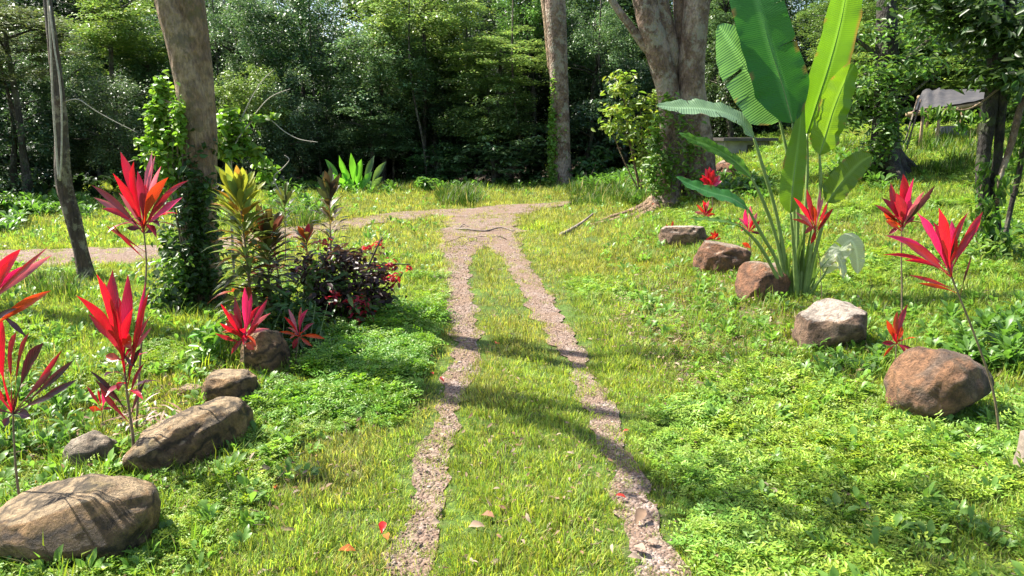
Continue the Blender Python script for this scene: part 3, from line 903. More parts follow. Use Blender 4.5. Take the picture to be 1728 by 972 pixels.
# ---- straight tree with ivy at the end of the clearing
b = base_of(946, 317); Y = b.y
T = empty('tree', b, 'straight tall tree with pinkish grey bark at the far end of the clearing', 'tree')
mb = MB()
curve_tube(mb, px_path([(948, 322, 62), (947, 305, 44), (946, 270, 36), (945, 200, 31), (943, 120, 30), (940, 60, 32), (937, 0, 35), (934, -100, 34), (930, -260, 30), (926, -420, 20)], Y), 14, 5, bump=.08, bf=1.6)
mb.build('trunk', M_bark_pale, T)
mb = MB()
curve_tube(mb, px_path([(936, 140, 8, .2), (930, 110, 13, .2), (926, 60, 14, .2), (920, 0, 14, .2), (908, -100, 12, .2), (890, -250, 8, .2)], Y), 8, 5, bump=.08)
mb.build('limb', M_bark_brown, T)
o_ = empty('ivy', b + Vector((-.1, -.3, 0)), 'green ivy climbing the left side of the straight tree at the end of the clearing', 'climbing plant')
cl = blobs([(932, 290, 10, 26, Y - .3, 330, .25), (931, 250, 8, 30, Y - .3, 300, .22), (931, 200, 7, 32, Y - .3, 260, .2), (934, 150, 6, 30, Y - .22, 90, .2), (928, 306, 22, 10, Y - .3, 150, .4), (944, 235, 12, 60, Y - .3, 60, .08), (957, 290, 5, 30, Y - .1, 50, .2)], .11, (.17, .30, .045), aspect=.7)
part('leaves', np_mesh('ivy_leaves', [localise(cl, o_.location)], M_shrub), o_)

# ---- multi-stemmed tree with surface roots
b = base_of(1150, 342); Y = b.y
T = empty('tree', b, 'big pale multi-stemmed tree with gnarled surface roots on the right bank', 'tree')
def stem(rows, seed=0, mat=None, name='trunk', n=14, bump=.09):
    mb = MB(); curve_tube(mb, px_path(rows, Y), n * 2, 9, bump=bump, bf=2.0, seed=seed); return mb.build(name, mat or M_bark_pale, T)
stem([(1122, 350, 72), (1124, 330, 52), (1127, 280, 36), (1131, 220, 34), (1128, 160, 36), (1117, 110, 40), (1102, 60, 40), (1087, 0, 36), (1078, -60, 36), (1056, -200, 32), (1030, -380, 22)], 1)
stem([(1136, 300, 20, .15), (1140, 210, 26, .25), (1139, 140, 28, .25), (1128, 80, 32, .15), (1115, 20, 30, .15), (1106, -50, 28, .15), (1096, -220, 24, .2), (1090, -380, 16, .3)], 2, name='second_stem')
stem([(1150, 320, 20, .2), (1150, 200, 28, .2), (1150, 110, 24, .2), (1149, 40, 22, .2), (1147, -40, 22, .2), (1150, -240, 18, .3), (1160, -400, 12, .4)], 3, name='inner_stem')
stem([(1186, 345, 74, .1), (1182, 310, 54, .1), (1184, 260, 44, .1), (1176, 210, 42, .05), (1168, 160, 44), (1168, 110, 43), (1172, 50, 43), (1177, 0, 43), (1183, -80, 42), (1196, -230, 36), (1220, -400, 24)], 4, name='right_stem')
stem([(1108, 100, 14), (1086, 76, 14), (1062, 42, 12), (1036, 6, 11), (1000, -60, 10), (950, -160, 8), (900, -260, 5)], 5, name='limb', n=8)
mb = MB()
for rows in ([(1118, 335, 26), (1098, 352, 20, -.2), (1070, 366, 15, -.6), (1040, 374, 11, -1.0), (1008, 386, 8, -1.3), (985, 392, 5, -1.5)],
             [(1115, 330, 24), (1092, 338, 17, -.1), (1062, 352, 12, -.4), (1034, 366, 9, -.7), (1010, 378, 6, -1.0)],
             [(1122, 340, 28), (1106, 358, 22, -.4), (1085, 376, 14, -.9), (1072, 388, 9, -1.2)],
             [(1130, 345, 24), (1128, 362, 16, -.6), (1116, 376, 12, -1.1), (1100, 386, 8, -1.4)],
             [(1180, 335, 26), (1200, 345, 18, -.4), (1222, 352, 10, -.7)]):
    pts = []
    for q, r4 in enumerate(rows):
        p = P(r4[0], r4[1], Y + (r4[3] if len(r4) > 3 else 0)); w = r4[2] * Y / F / 2
        if q > 0: p.z = max(terr(p.x, p.y) + w * .25, min(p.z, terr(p.x, p.y) + w * 1.2))
        pts.append((p, w))
    curve_tube(mb, pts, 8, 5, bump=.25, bf=4)
mb.build('surface_root', M_bark_brown, T)
r3 = np.random.default_rng(9); pp3 = []
for q_, z, rr, nn in ((Vector((b.x, b.y - .1, 1.5)), 5.6, .55, 420), (Vector((b.x + .5, b.y, 1.2)), 6.0, .6, 420), (Vector((b.x + .9, b.y - .4, .8)), 6.2, .6, 260)):
    c = np.array(q_ + SUN_DIR * ((z - q_.z) / SUN_DIR.z)); q = r3.normal(size=(nn, 3)) * rr * np.array([1, 1, .5])
    pp3.append(leaf_cloud(c + q - np.array(b), r3.normal(size=(nn, 3)) * .4 + np.array([0, 0, 1.]), .17, .09, colvar(nn, LEAF_G), hexa=True))
part('foliage', np_mesh('foliage', pp3, M_shrub), T)  # leaf clumps out of view, added up-sun to shade the trunk foot
o_ = empty('creeper', b + Vector((-.3, -.4, 0)), 'light green creeper growing up the foot of the multi-stemmed tree', 'climbing plant')
cl = blobs([(1108, 240, 16, 50, Y - .3, 260, .2), (1100, 290, 22, 34, Y - .5, 280, .3), (1128, 170, 20, 16, Y - .4, 60, .2), (1165, 250, 30, 50, Y - .5, 200, .12), (1180, 310, 26, 26, Y - .6, 120, .15), (1128, 280, 18, 40, Y - .45, 160, .12), (1112, 320, 24, 18, Y - .6, 110, .3), (1122, 200, 26, 18, Y - .4, 60, .2), (1150, 215, 14, 40, Y - .35, 50, .1), (1135, 290, 20, 40, Y - .45, 60, .08)], .12, (.13, .23, .035), aspect=.5)
part('leaves', np_mesh('creeper_leaves', [localise(cl, o_.location)], M_shrub), o_)

# ---- dark tree with flaring foot on the right
b = base_of(1497, 300); Y = b.y
T = empty('tree', b, 'dark single-trunked tree with a flaring foot standing in shade on the right slope', 'tree')
mb = MB()
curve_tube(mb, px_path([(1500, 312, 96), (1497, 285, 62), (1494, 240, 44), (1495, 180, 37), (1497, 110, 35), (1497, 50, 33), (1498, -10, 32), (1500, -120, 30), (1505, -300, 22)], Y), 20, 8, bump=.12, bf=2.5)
mb.build('trunk', M_bark_shaded, T)
mb = MB()
for rows in ([(1496, 240, 26), (1514, 266, 26), (1540, 285, 18), (1575, 302, 8)], [(1492, 250, 26), (1470, 290, 20), (1440, 312, 8)], [(1500, 250, 26, -.1), (1512, 290, 24, -.5), (1530, 312, 12, -.9)]):
    curve_tube(mb, px_path(rows, Y), 8, 4, bump=.15)
mb.build('buttress_root', M_bark_shaded, T)
cl = blobs([(1500, 120, 60, 30, Y - .4, 420, .9), (1455, 150, 50, 30, Y - .3, 380, .8), (1540, 110, 50, 30, Y - .2, 380, .8), (1480, 60, 70, 26, Y, 380, 1.2), (1440, 200, 30, 28, Y, 200, .6), (1570, 60, 70, 30, Y, 360, 1.2), (1500, 180, 40, 26, Y - .5, 180, .5), (1500, 225, 26, 40, Y - .6, 300, .25), (1470, 260, 24, 30, Y - .3, 140, .3)], .13, (.10, .18, .035), aspect=.45)
part('foliage', np_mesh('foliage', [localise(cl, b)], M_shrub), T)
mb = MB()
for rows in ([(1497, 130, 10), (1530, 100, 7, -.3), (1575, 60, 4, -.5)], [(1496, 170, 9), (1460, 150, 6, -.3), (1420, 140, 3, -.4)], [(1497, 110, 10), (1450, 70, 6), (1400, 40, 3)], [(1497, 190, 8), (1530, 165, 5, -.2), (1600, 105, 3, -.3)]):
    curve_tube(mb, px_path(rows, Y), 6, 4)
mb.build('branch', M_bark_dark, T)

# ---- knot of slender stems on the right edge
b = base_of(1672, 428); Y = b.y
T = empty('tree', b, 'knot of slender mottled stems hung with creepers near the right edge, canopy overhead', 'tree')
def st(rows, nm, mat=M_bark_lichen, n=10):
    mb = MB(); curve_tube(mb, px_path(rows, Y), n, 5, bump=.2, bf=7); return mb.build(nm, mat, T)
st([(1668, 436, 40), (1666, 400, 26), (1660, 340, 21), (1658, 290, 21), (1664, 230, 21), (1672, 170, 22), (1680, 100, 22), (1684, 20, 22), (1688, -60, 21), (1700, -260, 15)], 'trunk', M_bark_shaded)
st([(1682, 436, 26), (1682, 400, 18), (1676, 330, 15), (1684, 270, 15), (1688, 200, 16), (1694, 120, 18), (1704, 40, 18), (1712, -60, 17), (1740, -240, 12)], 'second_stem', M_bark_shaded)
st([(1684, 345, 8, -.1), (1686, 310, 9, -.12), (1694, 280, 10, -.12), (1706, 245, 11, -.12), (1716, 205, 12, -.12), (1728, 170, 10, -.1), (1765, 110, 8)], 'leaning_stem', M_bark_pale)
st([(1690, 432, 9, .1), (1698, 390, 9, .1), (1708, 340, 8, .1), (1720, 290, 9, .1), (1730, 230, 8, .1), (1748, 150, 7, .1)], 'thin_stem', M_bark_dark)
cl = blobs([(1700, 60, 60, 46, Y - .3, 900, .9), (1640, 40, 60, 30, Y, 520, .9), (1600, 12, 60, 26, Y + .2, 420, .9), (1690, 130, 46, 26, Y - .4, 380, .6), (1740, 120, 50, 40, Y, 500, .8), (1560, -20, 60, 26, Y + .2, 260, .9), (1725, 180, 20, 30, Y + .5, 120, .4), (1650, -60, 120, 40, Y, 700, 1.3)], .12, (.045, .085, .022), aspect=.45)
part('foliage', np_mesh('foliage', [localise(cl, b)], M_shrub), T)
o_ = empty('creeper', b + Vector((-.05, -.3, 0)), 'hanging creeper with drooping leaves on the slender stems near the right edge', 'climbing plant')
dn = np.array([0, 0, -1.0])
cl = blobs([(1656, 300, 14, 50, Y - .2, 50, .1), (1662, 350, 18, 30, Y - .25, 70, .15), (1672, 405, 30, 26, Y - .3, 180, .3), (1668, 375, 20, 20, Y - .3, 60, .2), (1688, 330, 12, 40, Y - .2, 40, .1), (1722, 280, 20, 60, Y + .1, 110, .3), (1640, 200, 20, 14, Y - .2, 40, .2), (1600, 192, 26, 12, Y - .1, 44, .2), (1570, 190, 14, 12, Y, 22, .1), (1620, 215, 16, 16, Y - .1, 26, .1), (1725, 225, 14, 30, Y, 60, .2)], .12, (.10, .19, .03), aspect=.34, upn=.1, axis=dn)
cl2 = blobs([(1675, 415, 38, 22, Y - .4, 160, .35), (1640, 425, 26, 14, Y - .4, 60, .2), (1710, 425, 26, 14, Y - .3, 60, .2)], .09, (.15, .24, .045), aspect=.45)
part('leaves', np_mesh('creeper_leaves', [localise(cl, o_.location), localise(cl2, o_.location)], M_shrub), o_)
mb = MB()
curve_tube(mb, px_path([(1685, 150, 4, -.1), (1640, 182, 3, -.15), (1600, 185, 2.5, -.1), (1560, 182, 2, 0)], Y), 5, 5)
mb.build('runner', M_stem, o_)
mb = MB()
curve_tube(mb, px_path([(1660, 300, 3, -.15), (1648, 360, 3, -.2), (1650, 420, 3, -.2)], Y), 5, 5)
mb.build('runner', M_stem, o_)

# ---- tree just beyond the left edge: its limbs cast the long shadows over the wheel tracks
b = Vector((-6.3, 7.4, terr(-6.3, 7.4)))
T = empty('tree', b, 'tall tree just beyond the left edge whose limbs shade the wheel tracks', 'tree')
mb = MB()
curve_tube(mb, [(b + Vector((0, 0, -.1)), .3), (b + Vector((.05, 0, 1.5)), .2), (b + Vector((.2, .1, 4)), .17), (b + Vector((.4, .1, 6)), .13), (b + Vector((.5, .0, 8)), .09), (b + Vector((.5, .0, 9.5)), .05)], 12, 5, bump=.1)
mb.build('trunk', M_bark_brown, T)
mb = MB()
a = b + Vector((.25, .1, 4.4))
curve_tube(mb, [(a, .10)] + [(shadow_pt(p, q, z), r_) for p, q, z, r_ in [(640, 655, 5.0, .09), (745, 678, 5.1, .075), (880, 700, 5.2, .07), (1000, 745, 5.3, .075), (1080, 800, 5.4, .075), (1160, 850, 5.5, .06), (1320, 890, 5.7, .045), (1560, 930, 5.9, .03)]], 8, 5, bump=.1)
mb.build('limb', M_bark_brown, T)
r2 = np.random.default_rng(5)
parts_ = []
for px_, py_, z, rr, nn in [(1180, 850, 5.6, .25, 30), (1290, 880, 5.7, .3, 36), (1420, 905, 5.8, .35, 40), (1560, 930, 6.0, .35, 40), (1690, 950, 6.2, .35, 40), (1100, 610, 7.6, .2, 14), (880, 720, 6.8, .2, 16), (1500, 850, 7.5, .4, 30), (1220, 612, 7.7, .25, 16), (1450, 640, 7.7, .3, 16)]:
    c = np.array(shadow_pt(px_, py_, z)); q = r2.normal(size=(nn, 3)) * rr * np.array([1, 1, .4]) * .6
    parts_.append(leaf_cloud(c + q - np.array(b), r2.normal(size=(nn, 3)) * .4 + np.array([0, 0, 1.]), .16, .08, colvar(nn, LEAF_G), hexa=True))
part('foliage', np_mesh('foliage', parts_, M_shrub), T)

# ================================================================== BOULDERS
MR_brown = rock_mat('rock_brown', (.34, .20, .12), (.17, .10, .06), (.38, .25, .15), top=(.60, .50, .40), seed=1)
MR_red = rock_mat('rock_red', (.34, .15, .07), (.18, .09, .05), (.28, .17, .11), top=(.42, .32, .23), seed=4)
MR_grey = rock_mat('rock_grey', (.27, .18, .12), (.14, .09, .06), (.34, .17, .08), moss=(.12, .10, .06), seed=8)
MR_pale = rock_mat('rock_pale', (.40, .32, .22), (.26, .19, .12), (.48, .40, .29), moss=(.18, .17, .08), seed=12)
MR_swirl = rock_mat('rock_swirl', (.38, .22, .09), (.20, .115, .05), (.46, .31, .16), top=(.50, .36, .20), moss=(.20, .15, .05), seed=15, swirl=(2.2, 14.0, .3))

def boulder(cx, by, wpx, hpx, mat, label, dep=.8, seed=0, cuts=(), rz=0.0, sink=.28, flat=1.0, lobes=None):
    g = G(cx, by)
    w = wpx * g.y / F
    h = hpx * g.y / F * .97
    c = g + Vector((0, w * dep * .42, 0))
    c.z = terr(c.x, c.y)
    bm = bmesh.new(); bmesh.ops.create_icosphere(bm, subdivisions=5, radius=1)
    ca, sa = math.cos(rz), math.sin(rz)
    tot = h / (1 - sink)
    for v in bm.verts:
        p = v.co.normalized()
        q = p + Vector((seed * 3.1, seed * 1.7, 0))
        r = 1 + .20 * noise.noise(q * 1.1) + .14 * noise.noise(q * 2.4) + .035 * noise.noise(q * 6) + .014 * noise.noise(q * 15) - .07 * abs(noise.noise(q * 3.3 + Vector((5, 5, 5))))
        p = p * r
        p = Vector([math.copysign(abs(t) ** .86, t) for t in p])
        for nx_, ny_, nz_, d in cuts:
            nn = Vector((nx_, ny_, nz_)).normalized(); e = p.dot(nn) - d
            if e > 0: p -= nn * e * .88
        p = Vector((p.x * w / 2, p.y * w * dep / 2, p.z * tot / 2))
        v.co = Vector((p.x * ca - p.y * sa, p.x * sa + p.y * ca, p.z + tot * (.5 - sink)))
    me = bpy.data.meshes.new('boulder'); bm.to_mesh(me); bm.free()
    me.polygons.foreach_set('use_smooth', [True] * len(me.polygons)); me.materials.append(mat)
    o = bpy.data.objects.new('boulder', me); COL.objects.link(o); o.location = c
    return meta(o, label, 'boulder', 'boulders lining the clearing')

boulder(1156, 419, 84, 44, MR_brown, 'low rounded brown boulder with a pale top, farthest of the right-hand row', .8, 1, [(0, .1, 1, .62)])
boulder(1226, 466, 92, 60, MR_red, 'round reddish brown boulder with dry litter on top, second from the multi-stemmed tree', .85, 2, [(.2, 0, 1, .75)])
boulder(1296, 509, 96, 66, MR_red, 'reddish boulder half hidden behind the stalks of the paddle-leaved plant', .8, 3, [(-.8, -.3, .5, .7)])
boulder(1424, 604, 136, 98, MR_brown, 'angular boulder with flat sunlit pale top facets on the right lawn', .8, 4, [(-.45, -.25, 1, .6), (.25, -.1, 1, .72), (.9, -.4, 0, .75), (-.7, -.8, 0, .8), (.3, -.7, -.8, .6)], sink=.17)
boulder(1604, 724, 166, 132, MR_grey, 'large egg-shaped brown boulder with a cracked orange left side, nearest of the right-hand row', .8, 15, [(-.75, -.2, .75, .80), (.5, -.5, -.8, .62)], sink=.16)
boulder(1236, 304, 52, 34, MR_red, 'small pinkish boulder behind the multi-stemmed tree foot on the slope', .8, 6)
boulder(90, 968, 290, 138, MR_swirl, 'large flat-topped ochre boulder with swirling grain in the lower left corner', .75, 7, [(-.35, -.25, 1, .8), (.2, -.8, .4, .85)], flat=1)
boulder(140, 803, 96, 62, MR_pale, 'pale grey boulder low in the grass left of the dead leaf pile', .8, 8, rz=.3)
boulder(284, 816, 112, 98, MR_swirl, 'long log-shaped brown boulder beside the red-leaved plants on the left', 2.5, 9, rz=-.45, sink=.3)
boulder(378, 698, 96, 76, MR_swirl, 'rounded tan boulder behind the long log-shaped boulder', .9, 10, [(0, 0, 1, .8)])
boulder(438, 634, 86, 74, MR_swirl, 'mossy brown boulder behind the small pink-red plant, farthest of the left-hand row', .9, 11)
boulder(318, 676, 44, 22, MR_swirl, 'small low brown stone between two larger boulders on the left', .8, 12)

# weathered stump cut by the right edge
g = G(1740, 818)
mb = MB()
h = .30
curve_tube(mb, [(g + Vector((0, .05, -.1)), .075), (g + Vector((0, .05, .05)), .062), (g + Vector((.005, .05, .16)), .055), (g + Vector((0, .05, .25)), .05)], 14, 4, bump=.15, bf=14)
o = mb.build('wooden_post', M_wood, origin=g)
meta(o, 'short weathered wooden post cut off by the right edge', 'post')

# ================================================================== SHELTER AND LOW HUT
M_tarp = simple_mat('tarpaulin', (.032, .028, .025), (.07, .06, .052), 3, .6, bump=.4)
M_beam = simple_mat('beam_wood', (.34, .24, .13), (.22, .15, .08), 12)
M_conc = simple_mat('old_concrete', (.22, .21, .20), (.34, .33, .31), 4)
g = G(1600, 236); Y = g.y
SH = empty('shelter', g, 'open shelter with a sagging grey tarpaulin roof on thin poles up the right slope', 'shelter')
mb = MB()
nu, nv = 26, 12
f0, f1 = P(1540, 188, Y - .6), P(1690, 163, Y - .6)
r0, r1 = P(1556, 160, Y + 2.2), P(1700, 150, Y + 2.2)
r0.z = f0.z + .62; r1.z = f1.z + .30
for lay in (0, 1):
    for i in range(nu + 1):
        for j in range(nv + 1):
            u, v = i / nu, j / nv
            p = f0.lerp(f1, u).lerp(r0.lerp(r1, u), v)
            w = math.sin(u * 46 + v * 5) * .045 * max(0, 1 - u * 2.2) + .03 * noise.noise(Vector((u * 7, v * 4, 1))) - .12 * math.sin(math.pi * v) * math.sin(math.pi * min(1, u * 1.2)) * .5
            mb.v((p.x, p.y, p.z + w - lay * .02), (1, 1, 1))
K = (nu + 1) * (nv + 1)
for i in range(nu):
    for j in range(nv):
        a = i * (nv + 1) + j
        mb.f(a, a + nv + 1, a + nv + 2, a + 1); mb.f(K + a, K + a + 1, K + a + nv + 2, K + a + nv + 1)
mb.build('tarpaulin_roof', M_tarp, SH)
mb = MB(); tube(mb, [f0 + Vector((-.1, .05, -.07)), f1 + Vector((.1, .05, -.07))], [.05, .05], 6); mb.build('front_beam', M_beam, SH)
mb = MB(); tube(mb, [r0 + Vector((-.1, .0, -.2)), r1 + Vector((.1, .0, -.2))], [.05, .05], 6); mb.build('back_beam', M_beam, SH)
for i in range(5):
    mb = MB(); u = (i + .5) / 5; tube(mb, [f0.lerp(f1, u) + Vector((0, -.05, -.10)), r0.lerp(r1, u) + Vector((0, .05, -.14))], [.03, .03], 5); mb.build('rafter', M_beam, SH)
for u in (.14, .33, .8):
    p = f0.lerp(f1, u); mb = MB(); tube(mb, [Vector((p.x, p.y + .05, terr(p.x, p.y) - .05)), p + Vector((0, .05, -.1))], [.035, .03], 7); mb.build('pole', M_beam, SH)
for u in (.1, .5, .95):
    p = r0.lerp(r1, u); mb = MB(); tube(mb, [Vector((p.x, p.y, terr(p.x, p.y) - .05)), p + Vector((0, 0, -.2))], [.035, .03], 7); mb.build('pole', M_beam, SH)
for dx in (0, 6):
    a = P(1548 + dx, 168, Y - .6); c = P(1524 + dx, 232, Y - .9); c.z = terr(c.x, c.y) - .02
    mb = MB(); tube(mb, [c, a], [.018, .018], 6); mb.build('leaning_prop', M_bark_lichen, SH)
for px_, lb in ((1604, 'grey block of stone under the tarpaulin shelter'), (1626, 'smaller pale stone block beside the shelter pole')):
    q = G(px_, 236); mb = MB()
    bm = bmesh.new(); bmesh.ops.create_cube(bm, size=1); bmesh.ops.bevel(bm, geom=bm.edges[:], offset=.12, segments=2, affect='EDGES')
    s_ = Vector((.38, .3, .36)) if px_ < 1610 else Vector((.26, .25, .2))
    for v in bm.verts:
        p = v.co * (1 + .15 * noise.noise(v.co * 3)); mb.v((q.x + p.x * s_.x, q.y + .2 + p.y * s_.y, q.z + .12 + p.z * s_.z))
    for f in bm.faces: mb.f(*[v.index for v in f.verts])
    bm.free(); o = mb.build('stone_block', M_conc, origin=q, smooth=False); meta(o, lb, 'stone block')

g = G(1262, 262); Y = g.y
HT = empty('low_hut', g, 'low grey concrete hut with a thin flat roof behind the paddle leaves', 'hut')
def box(mb, c, s, c3=(1, 1, 1)):
    x, y, z = c; a, b_, h = s
    vs = [mb.v((x + i * a / 2, y + j * b_ / 2, z + k * h / 2), c3) for k in (-1, 1) for j in (-1, 1) for i in (-1, 1)]
    for f in ((0, 2, 3, 1), (4, 5, 7, 6), (0, 1, 5, 4), (2, 6, 7, 3), (0, 4, 6, 2), (1, 3, 7, 5)): mb.f(*[vs[q] for q in f])
kx = Y / F
zt = P(1262, 238, Y).z
hh = zt - g.z + .3
mb = MB(); box(mb, (g.x, g.y + .9, zt - hh / 2), (74 * kx, 1.6, hh)); mb.build('wall', M_conc, HT, smooth=False)
mb = MB(); box(mb, (g.x, g.y + .85, zt + .045), (90 * kx, 2.1, .08)); mb.build('roof', M_tarp, HT, smooth=False)
mb = MB(); box(mb, (g.x + 8 * kx, g.y + .09, zt - hh / 2 + .02), (16 * kx, .05, hh - .25)); mb.build('door', M_bark_dark, HT, smooth=False)
# ================================================================== PADDLE-LEAVED PLANT
def big_leaf(name, mid, hw, col, parent, face=(0, -1, .2), n=44, across=5, slits=(), hwR=None, wave=.016, vfold=.12, tipcut=0.0, prof=None):
    """mid: list of (Vector, ) midrib points base->tip, hw half width in m (left), hwR right"""
    sp = smooth_path([(Vector(p), 0) for p in mid], 12)
    pts = [p for p, _ in sp]
    # arc-length resample
    d = [0]
    for a, b_ in zip(pts[:-1], pts[1:]): d.append(d[-1] + (b_ - a).length)
    L = d[-1]; out = []
    j = 0
    for i in range(n + 1):
        s = L * i / n
        while j < len(d) - 2 and d[j + 1] < s: j += 1
        t = (s - d[j]) / max(1e-6, d[j + 1] - d[j])
        out.append(pts[j].lerp(pts[j + 1], t))
    hwR = hwR if hwR is not None else hw
    prof = prof or (lambda t: max(0.0, (min(1, t / .16)) ** .6) * max(0.0, 1 - max(0, (t - .45) / .55) ** 2.4) ** .6)
    mb = MB(); rows = []
    fv = Vector(face).normalized()
    sd = random.uniform(0, 50)
    for i, p in enumerate(out):
        t = i / n
        dr = (out[min(i + 1, n)] - out[max(i - 1, 0)]).normalized()
        side = dr.cross(fv).normalized(); nr = side.cross(dr).normalized()
        row = []
        for k in range(-across, across + 1):
            q = k / across
            w = (hw if q < 0 else hwR) * prof(t)
            e = abs(q)
            ww = w * q * (1 + .05 * noise.noise(Vector((t * 14, q, sd))) * e)
            up = vfold * w * e * (1 if e < .5 else 1) + wave * e * e * math.sin(t * 30 + sd + (2 if q > 0 else 0)) * .5 + wave * e * noise.noise(Vector((t * 22, q * 2, sd)))
            kx = 1 + .12 * noise.noise(Vector((t * 5, q * 1.5, sd)))
            c = [a * kx for a in col]
            if k == 0: c = [min(1, a * 1.5 + .04) for a in col]
            if e > .95 and noise.noise(Vector((t * 9, q, sd + 7))) > .25: c = [.25, .15, .06]
            row.append(mb.v(p + side * ww + nr * up - Vector((0, 0, 1)) * (0), c, (t * L, q, 0)))
        rows.append(row)
    V0 = [Vector(v) for v in mb.V]
    for si, sg, dp in slits:
        for k in range(2 * across + 1):
            q = (k - across) / across
            if q * sg <= 0 or abs(q) < dp: continue
            f = .47 - .22 * max(0, abs(q) - dp)
            for ra, rb in ((si, si + 1), (si + 1, si)):
                A, B = V0[rows[ra][k]], V0[rows[rb][k]]
                mb.V[rows[ra][k]] = tuple(A.lerp(B, f) + Vector((0, -.004 if ra == si else .006, 0)))
    for i in range(n):
        for k in range(2 * across):
            q = (k + .5 - across) / across
            if any(i == si and ((q < 0) == (sg < 0)) and abs(q) > dp for si, sg, dp in slits): continue
            mb.f(rows[i][k], rows[i][k + 1], rows[i + 1][k + 1], rows[i + 1][k])
    o = mb.build(name, M_big_rib if col[2] > .08 and col[0] < .4 else M_big, parent)
    # midrib: a thin rib along the back of the blade
    mr = MB()
    tube(mr, [p + fv * -.004 for p in out[:-2]], [max(.0015, .008 * (1 - i / n)) for i in range(n - 1)], 5, tuple(min(1, a * 1.6 + .05) for a in col))
    rb = mr.build('midrib', M_petiole, o)
    return o

